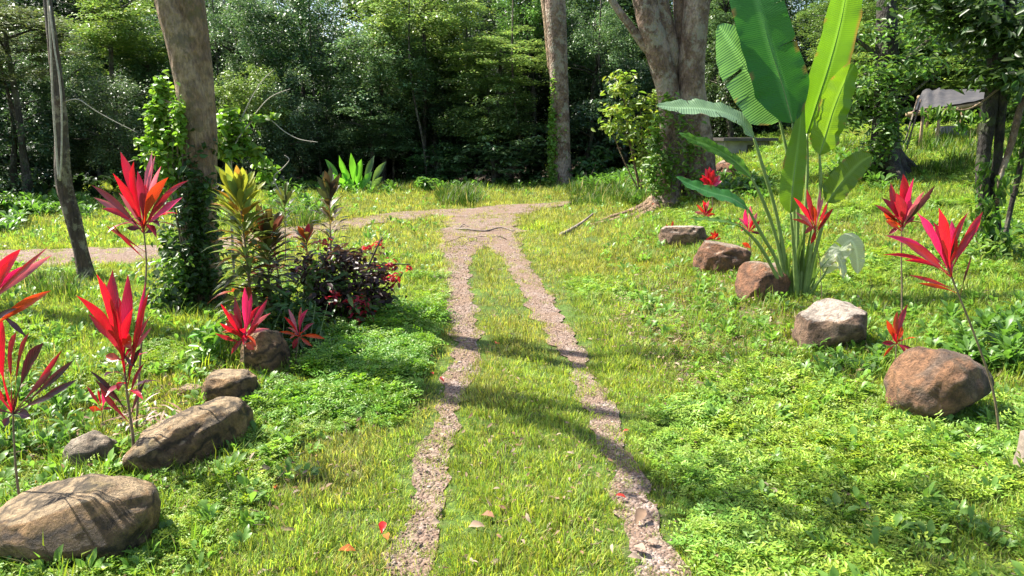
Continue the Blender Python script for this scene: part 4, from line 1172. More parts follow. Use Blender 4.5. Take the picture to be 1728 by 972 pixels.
pb = G(1345, 502); PY = pb.y
PL = empty('paddle_leaf_plant', pb, 'tall banana-like plant with huge ribbed paddle leaves fanning up from long green stalks', 'plant')
def pp_(rows):            # (px, py, extra depth)
    return [P(a, b_, PY + (c if True else 0)) for a, b_, c in rows]
ww = PY / F
LEAVES = [  # blade colours include some of the backlit glow and the darker facing sides
    # dark broad leaf, upright
    dict(mid=[(1337, 208, -.1), (1322, 150, -.08), (1300, 80, -.05), (1280, 10, 0), (1262, -60, .1)], hw=46, hwR=42, col=(.038, .155, .03), face=(-.25, -1, .05), stalk=[(1337, 208, -.1), (1345, 300, -.05), (1346, 400, 0), (1345, 500, 0)], slits=[(20, 1, .3), (31, 1, .5)], prof=lambda t: min(1, (t / .22)) ** .55 * (1 - .15 * t)),
    # grey-green striped leaf to the left
    dict(mid=[(1316, 204, .12), (1290, 165, .1), (1262, 120, .08), (1235, 75, .05), (1212, 42, .0)], hw=48, hwR=36, col=(.13, .28, .11), face=(-.35, -1, .75), stalk=[(1316, 204, .12), (1330, 270, .1), (1340, 360, .05), (1348, 500, .03)], slits=[(24, -1, .12), (25, -1, .12), (15, -1, .5)]),
    # drooping pale leaf arching left
    dict(mid=[(1272, 232, .0), (1250, 205, -.02), (1220, 190, -.05), (1180, 183, -.1), (1140, 182, -.12), (1108, 178, -.15)], hw=30, hwR=27, col=(.20, .32, .17), face=(0, -.55, 1), stalk=[(1272, 232, .0), (1285, 275, 0), (1312, 370, 0), (1335, 495, 0)], slits=[(20, -1, .15), (30, 1, .3), (11, -1, .4), (36, -1, .3)]),
    # narrow half folded leaf
    dict(mid=[(1268, 300, -.05), (1240, 272, -.08), (1205, 250, -.12), (1170, 236, -.15), (1145, 224, -.18)], hw=15, hwR=13, col=(.07, .17, .035), face=(0, -.75, .8), stalk=[(1268, 300, -.05), (1290, 345, -.03), (1312, 410, 0), (1332, 498, 0)], slits=[(14, 1, .3)]),
    # low leaf drooping at the foot of the big tree
    dict(mid=[(1262, 352, -.15), (1235, 335, -.2), (1200, 325, -.25), (1165, 312, -.28), (1140, 298, -.3)], hw=20, hwR=18, col=(.05, .18, .045), face=(0, -.6, 1), stalk=[(1262, 352, -.15), (1285, 395, -.1), (1310, 440, -.05), (1330, 500, 0)], slits=[(22, 1, .3)]),
    # thin leaf lying almost flat
    dict(mid=[(1250, 382, -.2), (1225, 374, -.22), (1195, 370, -.25), (1160, 369, -.28)], hw=9, hwR=8, col=(.08, .17, .03), face=(0, -.3, 1), stalk=[(1250, 382, -.2), (1278, 410, -.12), (1305, 455, -.05), (1328, 500, 0)]),
    # tall glowing leaf, upper right
    dict(mid=[(1362, 226, .12), (1380, 170, .1), (1402, 100, .08), (1420, 30, .05), (1434, -50, 0), (1444, -100, 0)], hw=32, hwR=33, col=(.12, .25, .02), face=(.2, -1, -.1), stalk=[(1362, 226, .12), (1362, 300, .1), (1356, 400, .05), (1350, 500, .02)]),
    # second glowing leaf
    dict(mid=[(1383, 262, -.12), (1394, 225, -.12), (1408, 180, -.12), (1424, 140, -.1), (1442, 108, -.1)], hw=34, hwR=28, col=(.14, .25, .02), face=(.35, -1, -.05), stalk=[(1383, 262, -.12), (1384, 320, -.1), (1372, 400, -.05), (1356, 500, 0)]),
    # narrow upright leaf rolled along the centre
    dict(mid=[(1334, 360, -.2), (1338, 310, -.18), (1346, 250, -.15), (1352, 190, -.12), (1357, 120, -.1)], hw=20, hwR=17, col=(.13, .25, .02), face=(-.2, -1, 0), stalk=[(1334, 360, -.2), (1340, 420, -.12), (1345, 500, -.03)], prof=lambda t: min(1, t / .1) ** .6 * (1 - .72 * sstep(.3, .8, t)) * (1 if t < .97 else .6)),
    # olive leaf, lower right
    dict(mid=[(1396, 342, -.1), (1412, 318, -.1), (1432, 294, -.08), (1452, 274, -.06), (1472, 262, -.05)], hw=25, hwR=21, col=(.10, .17, .025), face=(.3, -1, .3), stalk=[(1396, 342, -.1), (1385, 390, -.08), (1372, 440, -.04), (1358, 500, 0)]),
    # torn bleached leaf
    dict(mid=[(1392, 462, -.15), (1402, 440, -.18), (1420, 420, -.2), (1436, 406, -.22), (1446, 430, -.24), (1448, 462, -.25)], hw=15, hwR=17, col=(.52, .55, .42), face=(-.2, -1, .9), stalk=[(1392, 462, -.15), (1378, 480, -.1), (1362, 502, -.03)], slits=[(8, 1, .1), (9, 1, .1), (17, -1, .1), (18, -1, .1), (26, 1, .1), (27, 1, .1), (35, -1, .2)]),
    dict(mid=[(1385, 452, -.2), (1400, 436, -.22), (1412, 430, -.25), (1420, 445, -.27), (1424, 470, -.28)], hw=10, hwR=10, col=(.5, .53, .42), face=(.2, -1, .8), stalk=[(1385, 452, -.2), (1370, 480, -.1), (1360, 502, -.03)], slits=[(15, 1, .1), (24, -1, .1)]),
]
for i, d in enumerate(LEAVES):
    o = big_leaf('leaf', pp_(d['mid']), d['hw'] * ww, d['col'], PL, face=d['face'], hwR=d['hwR'] * ww, slits=d.get('slits', ()), prof=d.get('prof'))
    mb = MB()
    st_ = pp_(d['stalk'])
    st_[-1].z = terr(st_[-1].x, st_[-1].y) - .02
    r1 = .018 if i < 11 else .006
    curve_tube(mb, list(zip(st_, [r1 * .6] + [r1] * (len(st_) - 2) + [r1 * 1.9])), 8, 6)
    mb.build('stalk', M_petiole, o)
mb = MB()
for k in range(9):
    x0 = 1325 + k * 5; x1 = 1332 + k * 6 + random.uniform(-6, 6)
    a = P(x0, 512, PY + random.uniform(-.05, .1)); a.z = terr(a.x, a.y) - .03
    c = P(x1, random.uniform(360, 440), PY + random.uniform(-.1, .1))
    blade(mb, a, c, .06, (.13, .20, .05), arch=0, face=(random.uniform(-.3, .3), -1, 0), petiole=.02, wide=.25, fold=.4)
mb.build('leaf_sheath', M_shrub, PL)

# ================================================================== RED CORDYLINES
RD_ = (.47, .008, .028); PK = (.58, .02, .13); DK = (.075, .018, .03); OR = (.50, .06, .015); PW_GLARE = (.55, .16, .20); BZ = (.26, .17, .035); MR = (.26, .015, .03)  # the pinkish white one paints glare into the leaf colour
def cord(base, stem, tips, label, auto=0, Lpx=30, wpx=8, cols=(RD_,), name='red_leaved_plant', cat='plant', thick=.008, mat=None, droop=.15, lean=0.0, rise=(.2, 1.3), span=.0, Ygiven=None, spread=.0, pet=.16, group='red-leaved garden plants'):
    g = G(*base) if Ygiven is None else None
    if Ygiven is not None:
        g = P(base[0], base[1], Ygiven); g.z = terr(g.x, g.y)
    Y = g.y; k = Y / F
    T = empty(name, g, label, cat, group)
    pts = [g + Vector((0, 0, -.03))] + [P(a, b_, Y) for a, b_ in stem]
    n = len(pts)
    mb = MB()
    sp = curve_tube(mb, [(p, thick * (1 - .45 * i / (n - 1))) for i, p in enumerate(pts)], 8, 6, bump=.12, bf=30)
    mb.build('stem', M_stem, T)
    mb = MB(); head = pts[-1]
    for t in tips:
        tx, ty, w, c = t[:4]
        if c in (RD_, PK) and random.random() < .2: c = random.choice([MR, (.30, .015, .06), PW_GLARE])
        att = P(t[4][0], t[4][1], Y) if len(t) > 4 and t[4] else sp[int((len(sp) - 1) * (1 - spread * random.random() ** 1.3))][0]
        dxy = math.hypot((tx - W / 2) - 0, 0)
        tip = P(tx, ty, Y)
        L = (tip - att).length
        off = random.uniform(-.45, .25) * L
        tip = P(tx, ty, Y + off)
        dr = (tip - att).normalized()
        dead = 1.0
        blade(mb, att, tip, w * k * (.82 if L > .12 else .95) * random.uniform(.85, 1.1), c, arch=droop * random.uniform(.4, 1.2), face=Vector((random.uniform(-.5, .5), -1, random.uniform(-.1, .6))), petiole=pet, wide=.52 + (pet - .16) * .5, seg=9, fold=.42, pw=.16, colv=.25)
    for i in range(auto):
        az = random.uniform(0, 6.283); u = (i + .5) / auto
        el = rise[0] + (rise[1] - rise[0]) * u + random.uniform(-.15, .15)
        L = Lpx * k * random.uniform(.75, 1.1)
        att = head + Vector((0, 0, -span * (1 - u)))
        if span:
            j = int((len(sp) - 1) * (1 - span * (1 - u))); att = sp[max(0, j)][0]
        d_ = Vector((math.cos(az) * math.cos(el), math.sin(az) * math.cos(el), math.sin(el)))
        c = random.choice(cols)
        blade(mb, att, att + d_ * L, wpx * k, c, arch=droop, petiole=.14, seg=7, wide=.5, face=(0, 0, 1) if el < .9 else None, tipdroop=.15 * max(0, 1 - el))
    mb.build('leaves', mat or M_red, T)
    return T

cord((228, 742), [(236, 620), (244, 500), (247, 440), (241, 378)],
     [(203, 256, 20, RD_), (257, 254, 18, RD_), (232, 288, 16, RD_), (284, 299, 18, OR), (319, 304, 13, MR), (154, 312, 14, DK), (158, 333, 14, PW_GLARE), (308, 333, 14, PK), (262, 262, 11, PW_GLARE), (190, 292, 17, RD_), (170, 352, 12, MR), (213, 385, 9, DK), (263, 388, 8, DK), (226, 272, 13, RD_), (272, 280, 9, PW_GLARE), (292, 322, 13, MR), (200, 325, 12, PW_GLARE), (245, 310, 16, RD_), (178, 380, 7, OR, (245, 425)), (190, 378, 7, MR, (247, 440))],
     'tallest red plant, one scarlet crown on a long cane before the thick brown tree', Lpx=60, wpx=12, thick=.007, auto=8, cols=(MR, DK, RD_), rise=(-.3, .6), spread=.06)
cord((226, 792), [(224, 735), (214, 660), (207, 590)],
     [(128, 498, 20, RD_), (163, 462, 22, RD_), (190, 455, 24, RD_), (216, 462, 22, RD_), (176, 475, 20, RD_), (246, 475, 12, PK), (251, 492, 16, RD_), (254, 533, 14, MR), (256, 552, 10, PW_GLARE), (178, 600, 16, OR), (222, 590, 24, OR, (205, 555)), (150, 625, 12, DK, (218, 705)), (168, 652, 12, MR, (220, 715)), (160, 640, 12, DK, (214, 690)), (244, 612, 10, MR, (216, 680)), (247, 640, 8, DK, (219, 710)), (200, 500, 24, RD_), (225, 520, 18, RD_), (150, 530, 18, RD_), (175, 545, 18, MR), (240, 585, 12, DK), (230, 620, 9, DK), (205, 540, 20, OR)],
     'stacked scarlet and orange leafed plant in front of the long log-shaped boulder', Lpx=60, wpx=12, thick=.009, auto=10, cols=(MR, RD_, DK), rise=(-.1, .9), span=.35, spread=.30)
cord((44, 905), [(30, 820), (24, 750), (22, 692)],
     [(4, 540, 27, RD_), (28, 560, 20, MR), (-30, 590, 20, RD_), (74, 578, 24, DK), (125, 607, 17, DK), (131, 640, 13, DK), (92, 668, 13, DK), (52, 702, 18, DK), (-25, 640, 24, RD_), (-30, 690, 18, DK), (50, 560, 12, MR), (105, 590, 10, MR), (8, 720, 12, DK), (88, 625, 14, DK)],
     'broad red leaf with dark purple side leaves, standing over the flat ochre boulder', Lpx=60, wpx=12, thick=.006, pet=.30, spread=.03)
cord((-40, 960), [(-50, 800), (-48, 650), (-30, 520)],
     [(35, 420, 24, RD_), (88, 430, 16, PW_GLARE), (84, 414, 13, RD_), (-40, 415, 24, RD_), (-100, 450, 20, RD_), (60, 445, 14, PK), (87, 490, 20, OR, (-20, 560)), (46, 570, 10, DK, (0, 530)), (-110, 520, 14, MR), (15, 440, 20, RD_), (30, 520, 13, DK, (-25, 560)), (-90, 580, 12, DK)],
     'red-leaved plant cut off by the left edge, pink and red blades pointing right', thick=.010)
cord((174, 728), [(173, 712), (172, 692)], [(147, 652, 8, RD_), (179, 648, 13, PK), (150, 688, 12, OR), (190, 690, 6, MR), (165, 655, 7, RD_)],
     'tiny red seedling with two upright leaves in the weeds above the pale boulder', thick=.004)
cord((412, 632), [(412, 600), (412, 565)],
     [(413, 483, 16, PK), (372, 512, 11, RD_), (452, 503, 11, RD_), (396, 500, 14, PK), (381, 540, 18, OR), (457, 528, 10, PK), (436, 545, 12, MR), (362, 562, 9, MR), (430, 590, 13, OR), (390, 598, 10, MR), (425, 495, 12, PK), (440, 515, 10, RD_), (385, 525, 10, PK), (455, 555, 8, PW_GLARE), (370, 545, 10, RD_)],
     'small hot-pink and orange plant in front of the mossy brown boulder', Lpx=40, wpx=9, auto=8, cols=(MR, OR, RD_), rise=(-.2, .8), spread=.4)
cord((497, 622), [(500, 600), (505, 568)],
     [(487, 521, 9, RD_), (520, 522, 9, PK), (549, 572, 10, OR), (530, 545, 8, RD_), (479, 534, 8, RD_), (470, 560, 7, OR), (495, 590, 9, MR), (528, 585, 8, OR), (508, 518, 8, OR)],
     'small orange-red plant with spiky narrow leaves right of the mossy boulder', Lpx=34, wpx=7, auto=5, cols=(OR, MR), rise=(-.2, .6))
# right hand side
cord((1121, 352), [(1121, 344)], [(1108, 318, 4, RD_), (1118, 316, 4, OR), (1132, 322, 4, RD_), (1102, 332, 4, RD_), (1138, 332, 4, RD_), (1106, 345, 4, PW_GLARE), (1136, 342, 4, MR)],
     'grass-like red tuft at the foot of the multi-stemmed tree', auto=14, Lpx=24, wpx=3, cols=(RD_, OR), rise=(.1, 1.2), thick=.008)
cord((1203, 352), [(1202, 335), (1200, 318)], [(1190, 284, 12, RD_), (1197, 281, 11, RD_), (1205, 286, 11, RD_), (1180, 302, 9, RD_), (1216, 295, 7, PW_GLARE), (1218, 305, 8, PK), (1184, 295, 9, RD_), (1210, 300, 9, PK), (1193, 300, 12, RD_)],
     'scarlet plant behind the low drooping paddle leaf', auto=3, Lpx=26, wpx=7, cols=(RD_,), thick=.009)
cord((1190, 378), [(1190, 364)], [(1186, 338, 7, RD_), (1197, 338, 7, PK), (1175, 345, 7, OR), (1203, 350, 7, RD_), (1172, 358, 7, PW_GLARE), (1207, 362, 6, OR), (1190, 340, 8, RD_)],
     'low bushy red plant above the low rounded pale-topped boulder', auto=8, Lpx=20, wpx=6, cols=(RD_, OR, MR), rise=(0, 1.1))
cord((1268, 444), [(1267, 420), (1264, 392)], [(1258, 352, 8, PK), (1266, 346, 8, RD_), (1278, 358, 9, PK), (1246, 368, 8, PW_GLARE), (1283, 372, 7, RD_), (1250, 385, 7, PK), (1240, 375, 6, MR), (1272, 368, 8, RD_), (1252, 410, 9, OR, (1268, 420)), (1250, 418, 8, OR, (1268, 430)), (1285, 395, 6, DK)],
     'pinkish-red plant just left of the green stalks, behind the round reddish brown boulder', auto=4, Lpx=28, wpx=6, cols=(RD_, MR), rise=(0, .8))
cord((1210, 436), [(1208, 416), (1206, 404)], [(1198, 392, 6, OR), (1212, 393, 6, RD_), (1190, 405, 5, RD_), (1217, 402, 5, OR), (1196, 400, 5, OR), (1206, 388, 5, OR)],
     'little orange-red sprig between the two farthest right-hand boulders', auto=4, Lpx=14, wpx=4, cols=(OR, RD_), thick=.004)
cord((1129, 405), [(1130, 392)], [(1124, 378, 6, OR), (1136, 372, 5, OR), (1120, 386, 5, OR), (1138, 384, 4, RD_)],
     'tiny orange sprout at the left end of the low pale-topped boulder', thick=.003)
cord((1388, 520), [(1384, 450), (1378, 410), (1376, 378)], [(1361, 318, 10, PK), (1384, 319, 9, RD_), (1339, 333, 10, RD_), (1406, 352, 10, RD_), (1336, 370, 9, OR), (1342, 358, 8, PW_GLARE), (1396, 340, 8, PK), (1371, 345, 12, OR), (1358, 395, 11, OR), (1368, 412, 9, RD_), (1390, 330, 7, PW_GLARE), (1350, 345, 9, RD_), (1400, 365, 7, MR)],
     'red plant in front of the green stalks of the paddle-leaved plant', thick=.004, spread=.2)
cord((1522, 590), [(1522, 500), (1521, 430), (1522, 378)], [(1524, 293, 17, RD_), (1542, 300, 13, PK), (1486, 333, 14, MR), (1578, 313, 12, DK), (1572, 330, 12, MR), (1474, 345, 12, MR), (1494, 372, 10, OR), (1552, 342, 13, DK), (1503, 308, 13, RD_), (1490, 355, 13, OR), (1535, 330, 16, PK), (1512, 325, 17, RD_), (1560, 322, 12, PW_GLARE), (1499, 396, 7, MR), (1508, 340, 14, RD_), (1545, 365, 10, MR)],
     'red and purple plant on a straight thin cane, left of the leaning one', thick=.008, auto=4, Lpx=45, wpx=9, cols=(MR, DK), rise=(0, .5), spread=.12)
cord((1689, 742), [(1676, 660), (1650, 580), (1618, 498), (1598, 450)], [(1547, 358, 20, PK), (1584, 350, 20, RD_), (1606, 372, 22, PK), (1634, 358, 11, RD_), (1659, 357, 16, RD_), (1493, 397, 14, PK), (1520, 405, 15, MR), (1566, 392, 24, MR), (1488, 430, 9, RD_), (1533, 464, 8, MR, (1612, 490)), (1548, 478, 8, OR, (1614, 494)), (1625, 372, 11, DK), (1524, 440, 9, RD_), (1648, 380, 12, RD_), (1575, 375, 18, RD_), (1612, 395, 14, RD_), (1640, 430, 7, DK, (1620, 500))],
     'large pink-red plant on a long leaning bare cane beside the egg-shaped boulder', thick=.0075, spread=.14)
cord((1512, 636), [(1511, 612), (1513, 580)], [(1532, 513, 11, MR), (1496, 540, 12, OR), (1514, 525, 12, OR), (1488, 578, 9, MR), (1546, 596, 7, MR), (1490, 604, 7, OR), (1522, 550, 12, OR), (1505, 560, 12, RD_), (1530, 600, 7, RD_)],
     'short orange-bronze plant between the angular boulder and the egg-shaped boulder', thick=.006, auto=3, Lpx=40, wpx=7, cols=(MR, OR), rise=(.2, .9))

# ================================================================== BRONZE AND DARK SHRUBS BY THE THICK TREE
def tiered(base, stem, label, n, Lpx, wpx, colf, top=.0, low=.1, Yg=None, name='bronze_cordyline', thick=.012, elv=(.1, 1.35)):
    g = G(*base) if Yg is None else P(base[0], base[1], Yg)
    if Yg is not None: g.z = terr(g.x, g.y)
    Y = g.y; k = Y / F
    T = empty(name, g, label, 'plant')
    pts = [g + Vector((0, 0, -.03))] + [P(a, b_, Y) for a, b_ in stem]
    mb = MB(); sp = curve_tube(mb, [(p, thick * (1 - .4 * i / len(pts))) for i, p in enumerate(pts)], 8, 8, bump=.1, bf=30); mb.build('stem', M_stem, T)
    mb = MB()
    for i in range(n):
        u = (i + .5) / n                      # 0 low .. 1 top
        t = low + (1 - low) * u
        att = sp[min(len(sp) - 1, int(t * (len(sp) - 1)))][0]
        az = i * 2.399 + random.uniform(-.3, .3)
        el = elv[0] + (elv[1] - elv[0]) * u ** 2.2 + random.uniform(-.2, .2)
        L = Lpx * k * random.uniform(.75, 1.1)
        d_ = Vector((math.cos(az) * math.cos(el), math.sin(az) * math.cos(el), math.sin(el)))
        blade(mb, att, att + d_ * L, wpx * k * random.uniform(.8, 1.15), colf(u), arch=.16, petiole=.12, seg=7, wide=.55, face=(0, 0, 1) if el < .9 else None, tipdroop=.22 * max(0, 1 - el))
    mb.build('leaves', M_bronze, T)
    return T
def col_bz(u):
    r = random.random()
    if u > .72: return (.30, .32, .05) if r < .6 else ((.38, .20, .05) if r < .78 else (.17, .24, .06))
    if u > .4: return (.15, .21, .04) if r < .6 else ((.30, .15, .03) if r < .8 else (.08, .10, .03))
    return (.13, .17, .04) if r < .6 else ((.32, .05, .02) if r < .7 else (.05, .055, .03))
tiered((424, 578), [(424, 520), (418, 450), (410, 380), (405, 335)], 'tall bronze and olive-green tiered plant standing right of the thick brown tree', 210, 68, 12.5, col_bz, low=.16, elv=(.0, 1.25))
tiered((452, 560), [(455, 500), (452, 440), (450, 400)], 'dark bronze bushy plant tucked between the tall bronze plant and the purple shrub', 150, 60, 11, lambda u: random.choice([(.09, .075, .03), (.14, .10, .03), (.05, .05, .025), (.10, .12, .03), (.20, .06, .03)]), low=.25, thick=.01)
tiered((560, 512), [(560, 450), (557, 380), (556, 322)], 'slender dark bronze plant with a narrow pointed crown rising out of the purple shrub', 60, 44, 9, lambda u: random.choice([(.10, .075, .03), (.06, .04, .03), (.16, .12, .04), (.05, .06, .03)]), low=.3, thick=.008)
tiered((482, 470), [(482, 420), (481, 372), (481, 340)], 'small dark green rosette plant behind the bronze ones, top against the grass', 34, 36, 7, lambda u: random.choice([(.06, .07, .03), (.09, .10, .03), (.14, .17, .05)]), low=.5, thick=.008, Yg=10.2)
tiered((522, 520), [(520, 470), (518, 420), (517, 404)], 'orange and pink crowned plant in the middle of the shrub bed', 30, 34, 9, lambda u: random.choice([(.55, .06, .015), (.50, .10, .02), (.5, .03, .08), (.16, .12, .04)]) if u > .5 else random.choice([(.10, .07, .03), (.3, .03, .03), (.12, .14, .03)]), low=.3, thick=.008)
tiered((474, 540), [(470, 470), (462, 410), (465, 392)], 'reddish orange plant half hidden between the tall bronze plant and the orange-crowned one', 28, 36, 9, lambda u: random.choice([(.40, .08, .03), (.2, .10, .03), (.10, .08, .03)]), low=.3, thick=.008)

g = G(598, 545); Y = g.y
SB = empty('purple_shrub', g, 'dark purple-red shrub with red shoot tips left of the wheel tracks', 'shrub')
cl = blobs([(560, 480, 60, 50, Y + .1, 240, .45), (600, 510, 60, 38, Y - .05, 230, .4), (630, 470, 40, 40, Y, 200, .35), (580, 440, 40, 30, Y + .2, 260, .35), (545, 520, 36, 26, Y, 260, .35), (640, 500, 26, 20, Y, 120, .2), (520, 460, 26, 36, Y + .2, 180, .3)], .085, (.055, .030, .026), aspect=.5)
cl2 = blobs([(560, 470, 54, 44, Y + .05, 260, .45), (610, 510, 50, 36, Y - .1, 220, .4), (530, 500, 30, 34, Y, 130, .35)], .095, (.08, .14, .035), aspect=.40)
cl3 = blobs([(598, 512, 34, 18, Y - .35, 60, .1), (610, 535, 24, 12, Y - .35, 30, .1), (660, 470, 24, 10, Y - .1, 40, .1), (640, 412, 10, 10, Y + .1, 16, .05), (622, 418, 14, 10, Y + .1, 16, .05), (658, 448, 18, 10, Y, 24, .1), (545, 410, 18, 12, Y, 20, .1), (690, 452, 6, 8, Y, 6, .03), (565, 500, 16, 12, Y - .35, 20, .1)], .06, (.40, .02, .04), aspect=.42)
part('foliage', np_mesh('foliage', [localise(c_, g) for c_ in (cl, cl2, cl3)], M_shrub), SB)
mb = MB()
for rows in ([(600, 545, 6), (630, 490, 4), (650, 450, 3), (692, 446, 2)], [(598, 545, 6), (610, 480, 4), (635, 420, 3), (645, 400, 2)], [(598, 545, 6), (630, 510, 4), (668, 476, 2.5), (680, 460, 2)], [(592, 545, 7), (560, 500, 5), (545, 430, 3)], [(590, 545, 5), (580, 500, 4), (575, 440, 3)]):
    curve_tube(mb, px_path(rows, Y), 5, 4)
mb.build('branch', M_bark_dark, SB)
g = G(500, 600); Y = g.y
o_ = empty('green_weed_clump', g, 'mid-green leafy weed clump filling the foot of the shrub bed', 'weeds')
cl = blobs([(480, 520, 36, 40, Y + .3, 220, .3), (520, 545, 34, 34, Y + .3, 200, .3), (450, 560, 26, 24, Y + .1, 120, .25), (545, 575, 26, 18, Y + .1, 120, .25), (500, 585, 30, 16, Y, 120, .2)], .10, (.065, .13, .03), aspect=.34)
part('leaves', np_mesh('weed_leaves', [localise(cl, g)], M_shrub), o_)
mb = MB()
for k in range(6):
    a = G(455 + k * 16, 600); curve_tube(mb, [(a, .004), (a + Vector((.02, .1, .2)), .003), (a + Vector((random.uniform(-.1, .1), .25, .38)), .002)], 4, 3)
mb.build('stem', M_petiole, o_)
g = G(372, 622); Y = g.y
o_ = empty('green_weed_clump', g, 'bright yellow-green sapling leaves just left of the small hot-pink plant', 'weeds')
cl = blobs([(362, 570, 28, 26, Y + .1, 60, .2), (350, 600, 34, 18, Y, 60, .2), (385, 545, 16, 16, Y + .1, 18, .1), (338, 560, 14, 12, Y + .1, 14, .1)], .10, (.12, .24, .035), aspect=.42)
part('leaves', np_mesh('weed_leaves', [localise(cl, g)], M_shrub), o_)
mb = MB(); curve_tube(mb, [(g, .004), (g + Vector((0, .05, .2)), .003), (g + Vector((.03, .08, .36)), .002)], 4, 3); mb.build('stem', M_petiole, o_)
# ================================================================== FOREST
def crown_mesh(name, seed, nclump, per, cr, flat, leaf, aspect, upn=.9, hexa=False, gap=.0, hang=False):
    r = np.random.default_rng(seed)
    C_ = []
    while len(C_) < nclump:
        q = r.normal(size=3); q /= np.linalg.norm(q); q *= r.random() ** .38
        if noise.noise(Vector((q[0] * 1.7 + seed * 3.3, q[1] * 1.7, q[2] * 1.9))) < gap - .12: continue
        # irregular silhouette
        k = 1 + .32 * noise.noise(Vector((q[0] * 1.3, q[1] * 1.3 + seed, q[2] * 1.3)))
        C_.append(q * k)
    C_ = np.array(C_)
    per_ = r.integers(int(per * .5), int(per * 1.5), nclump)
    cen = np.repeat(C_, per_, 0)
    cs = np.repeat(r.uniform(.6, 1.3, (nclump, 1)), per_, 0)
    n = len(cen)
    d = r.normal(size=(n, 3)); d /= np.linalg.norm(d, axis=1, keepdims=True)
    d *= r.random((n, 1)) ** .4
    off = d * cs * cr * np.array([1, 1, flat])
    off[:, 2] -= .25 * cr * flat * ((off[:, 0] ** 2 + off[:, 1] ** 2) / (cr * cr)) * 2
    cen = cen + off
    nr = off / cr * .5 + np.array([0, 0, upn]) + r.normal(size=(n, 3)) * .35
    ax = off * np.array([1, 1, .2]) * 3
    if hang: ax = ax + np.array([0, 0, -.8])
    clum = np.repeat(r.uniform(.7, 1.3, (nclump, 1)), per_, 0)
    col = colvar(n, (.085, .125, .048), .3, .12, r) * clum
    yl = r.random(n) < .06; col[yl] *= np.array([1.7, 1.4, .8])
    L = leaf * r.uniform(.6, 1.3, n)
    cl = leaf_cloud(cen, nr, L, L * aspect, col, axis=ax, hexa=hexa, r=r)
    return np_mesh(name, [cl], M_forest)
CR = {
 'bushy': [crown_mesh('crown_leaves', s, 240, 85, .20, .7, .058, .5) for s in (1, 2, 3)],
 'layer': [crown_mesh('crown_leaves', s, 170, 95, .25, .32, .060, .48, upn=1.4, gap=.05) for s in (11, 12, 13)],
 'fine': [crown_mesh('crown_leaves', s, 260, 100, .17, .8, .040, .5, gap=.03) for s in (21, 22)],
 'broad': [crown_mesh('crown_leaves', s, 120, 34, .24, .5, .12, .42, hang=True) for s in (31, 32)],
}
cnt = {k: 0 for k in CR}
fr = random.Random(3)
def forest_tree(cx, cy, rx, ry, Y, kind, tint, label, group=None, name='forest_tree', tr=.10, mat=None, bare=0):
    c = P(cx, cy, Y)
    b = Vector((c.x + fr.uniform(-.3, .3), Y, terr(c.x, Y)))
    T = empty(name, b, label, 'tree', group)
    k = Y / F
    sx, sz = rx * k, ry * k
    me = CR[kind][cnt[kind] % len(CR[kind])]; cnt[kind] += 1
    o = part('crown', me, T, c - b)
    o.scale = (sx, sx * 1.0, sz); o.rotation_euler = (0, 0, fr.uniform(0, 6.28))
    o.color = (*tint, 1)
    mb = MB()
    topz = c.z + sz * .6
    w1 = fr.uniform(-.25, .25)
    curve_tube(mb, [(b + Vector((0, 0, -.1)), tr * 1.5), (b + Vector((w1 * .4, 0, .6)), tr), (b.lerp(c, .6) + Vector((w1, 0, 0)), tr * .8), (Vector((c.x, c.y, c.z)), tr * .6), (Vector((c.x + w1, c.y, topz)), tr * .2)], 7, 3, bump=.1)
    for i in range(5):
        a = fr.uniform(0, 6.28); z0 = c.z + sz * fr.uniform(-.7, .3); t = Vector((math.cos(a) * sx * .7, math.sin(a) * sx * .7, sz * fr.uniform(.1, .4)))
        s_ = Vector((c.x, c.y, z0))
        tube(mb, [s_, s_ + t * .5 + Vector((0, 0, .1)), s_ + t], [tr * .4, tr * .25, tr * .08], 5)
    mb.build('trunk', mat or M_bark_dark, T)
    return T

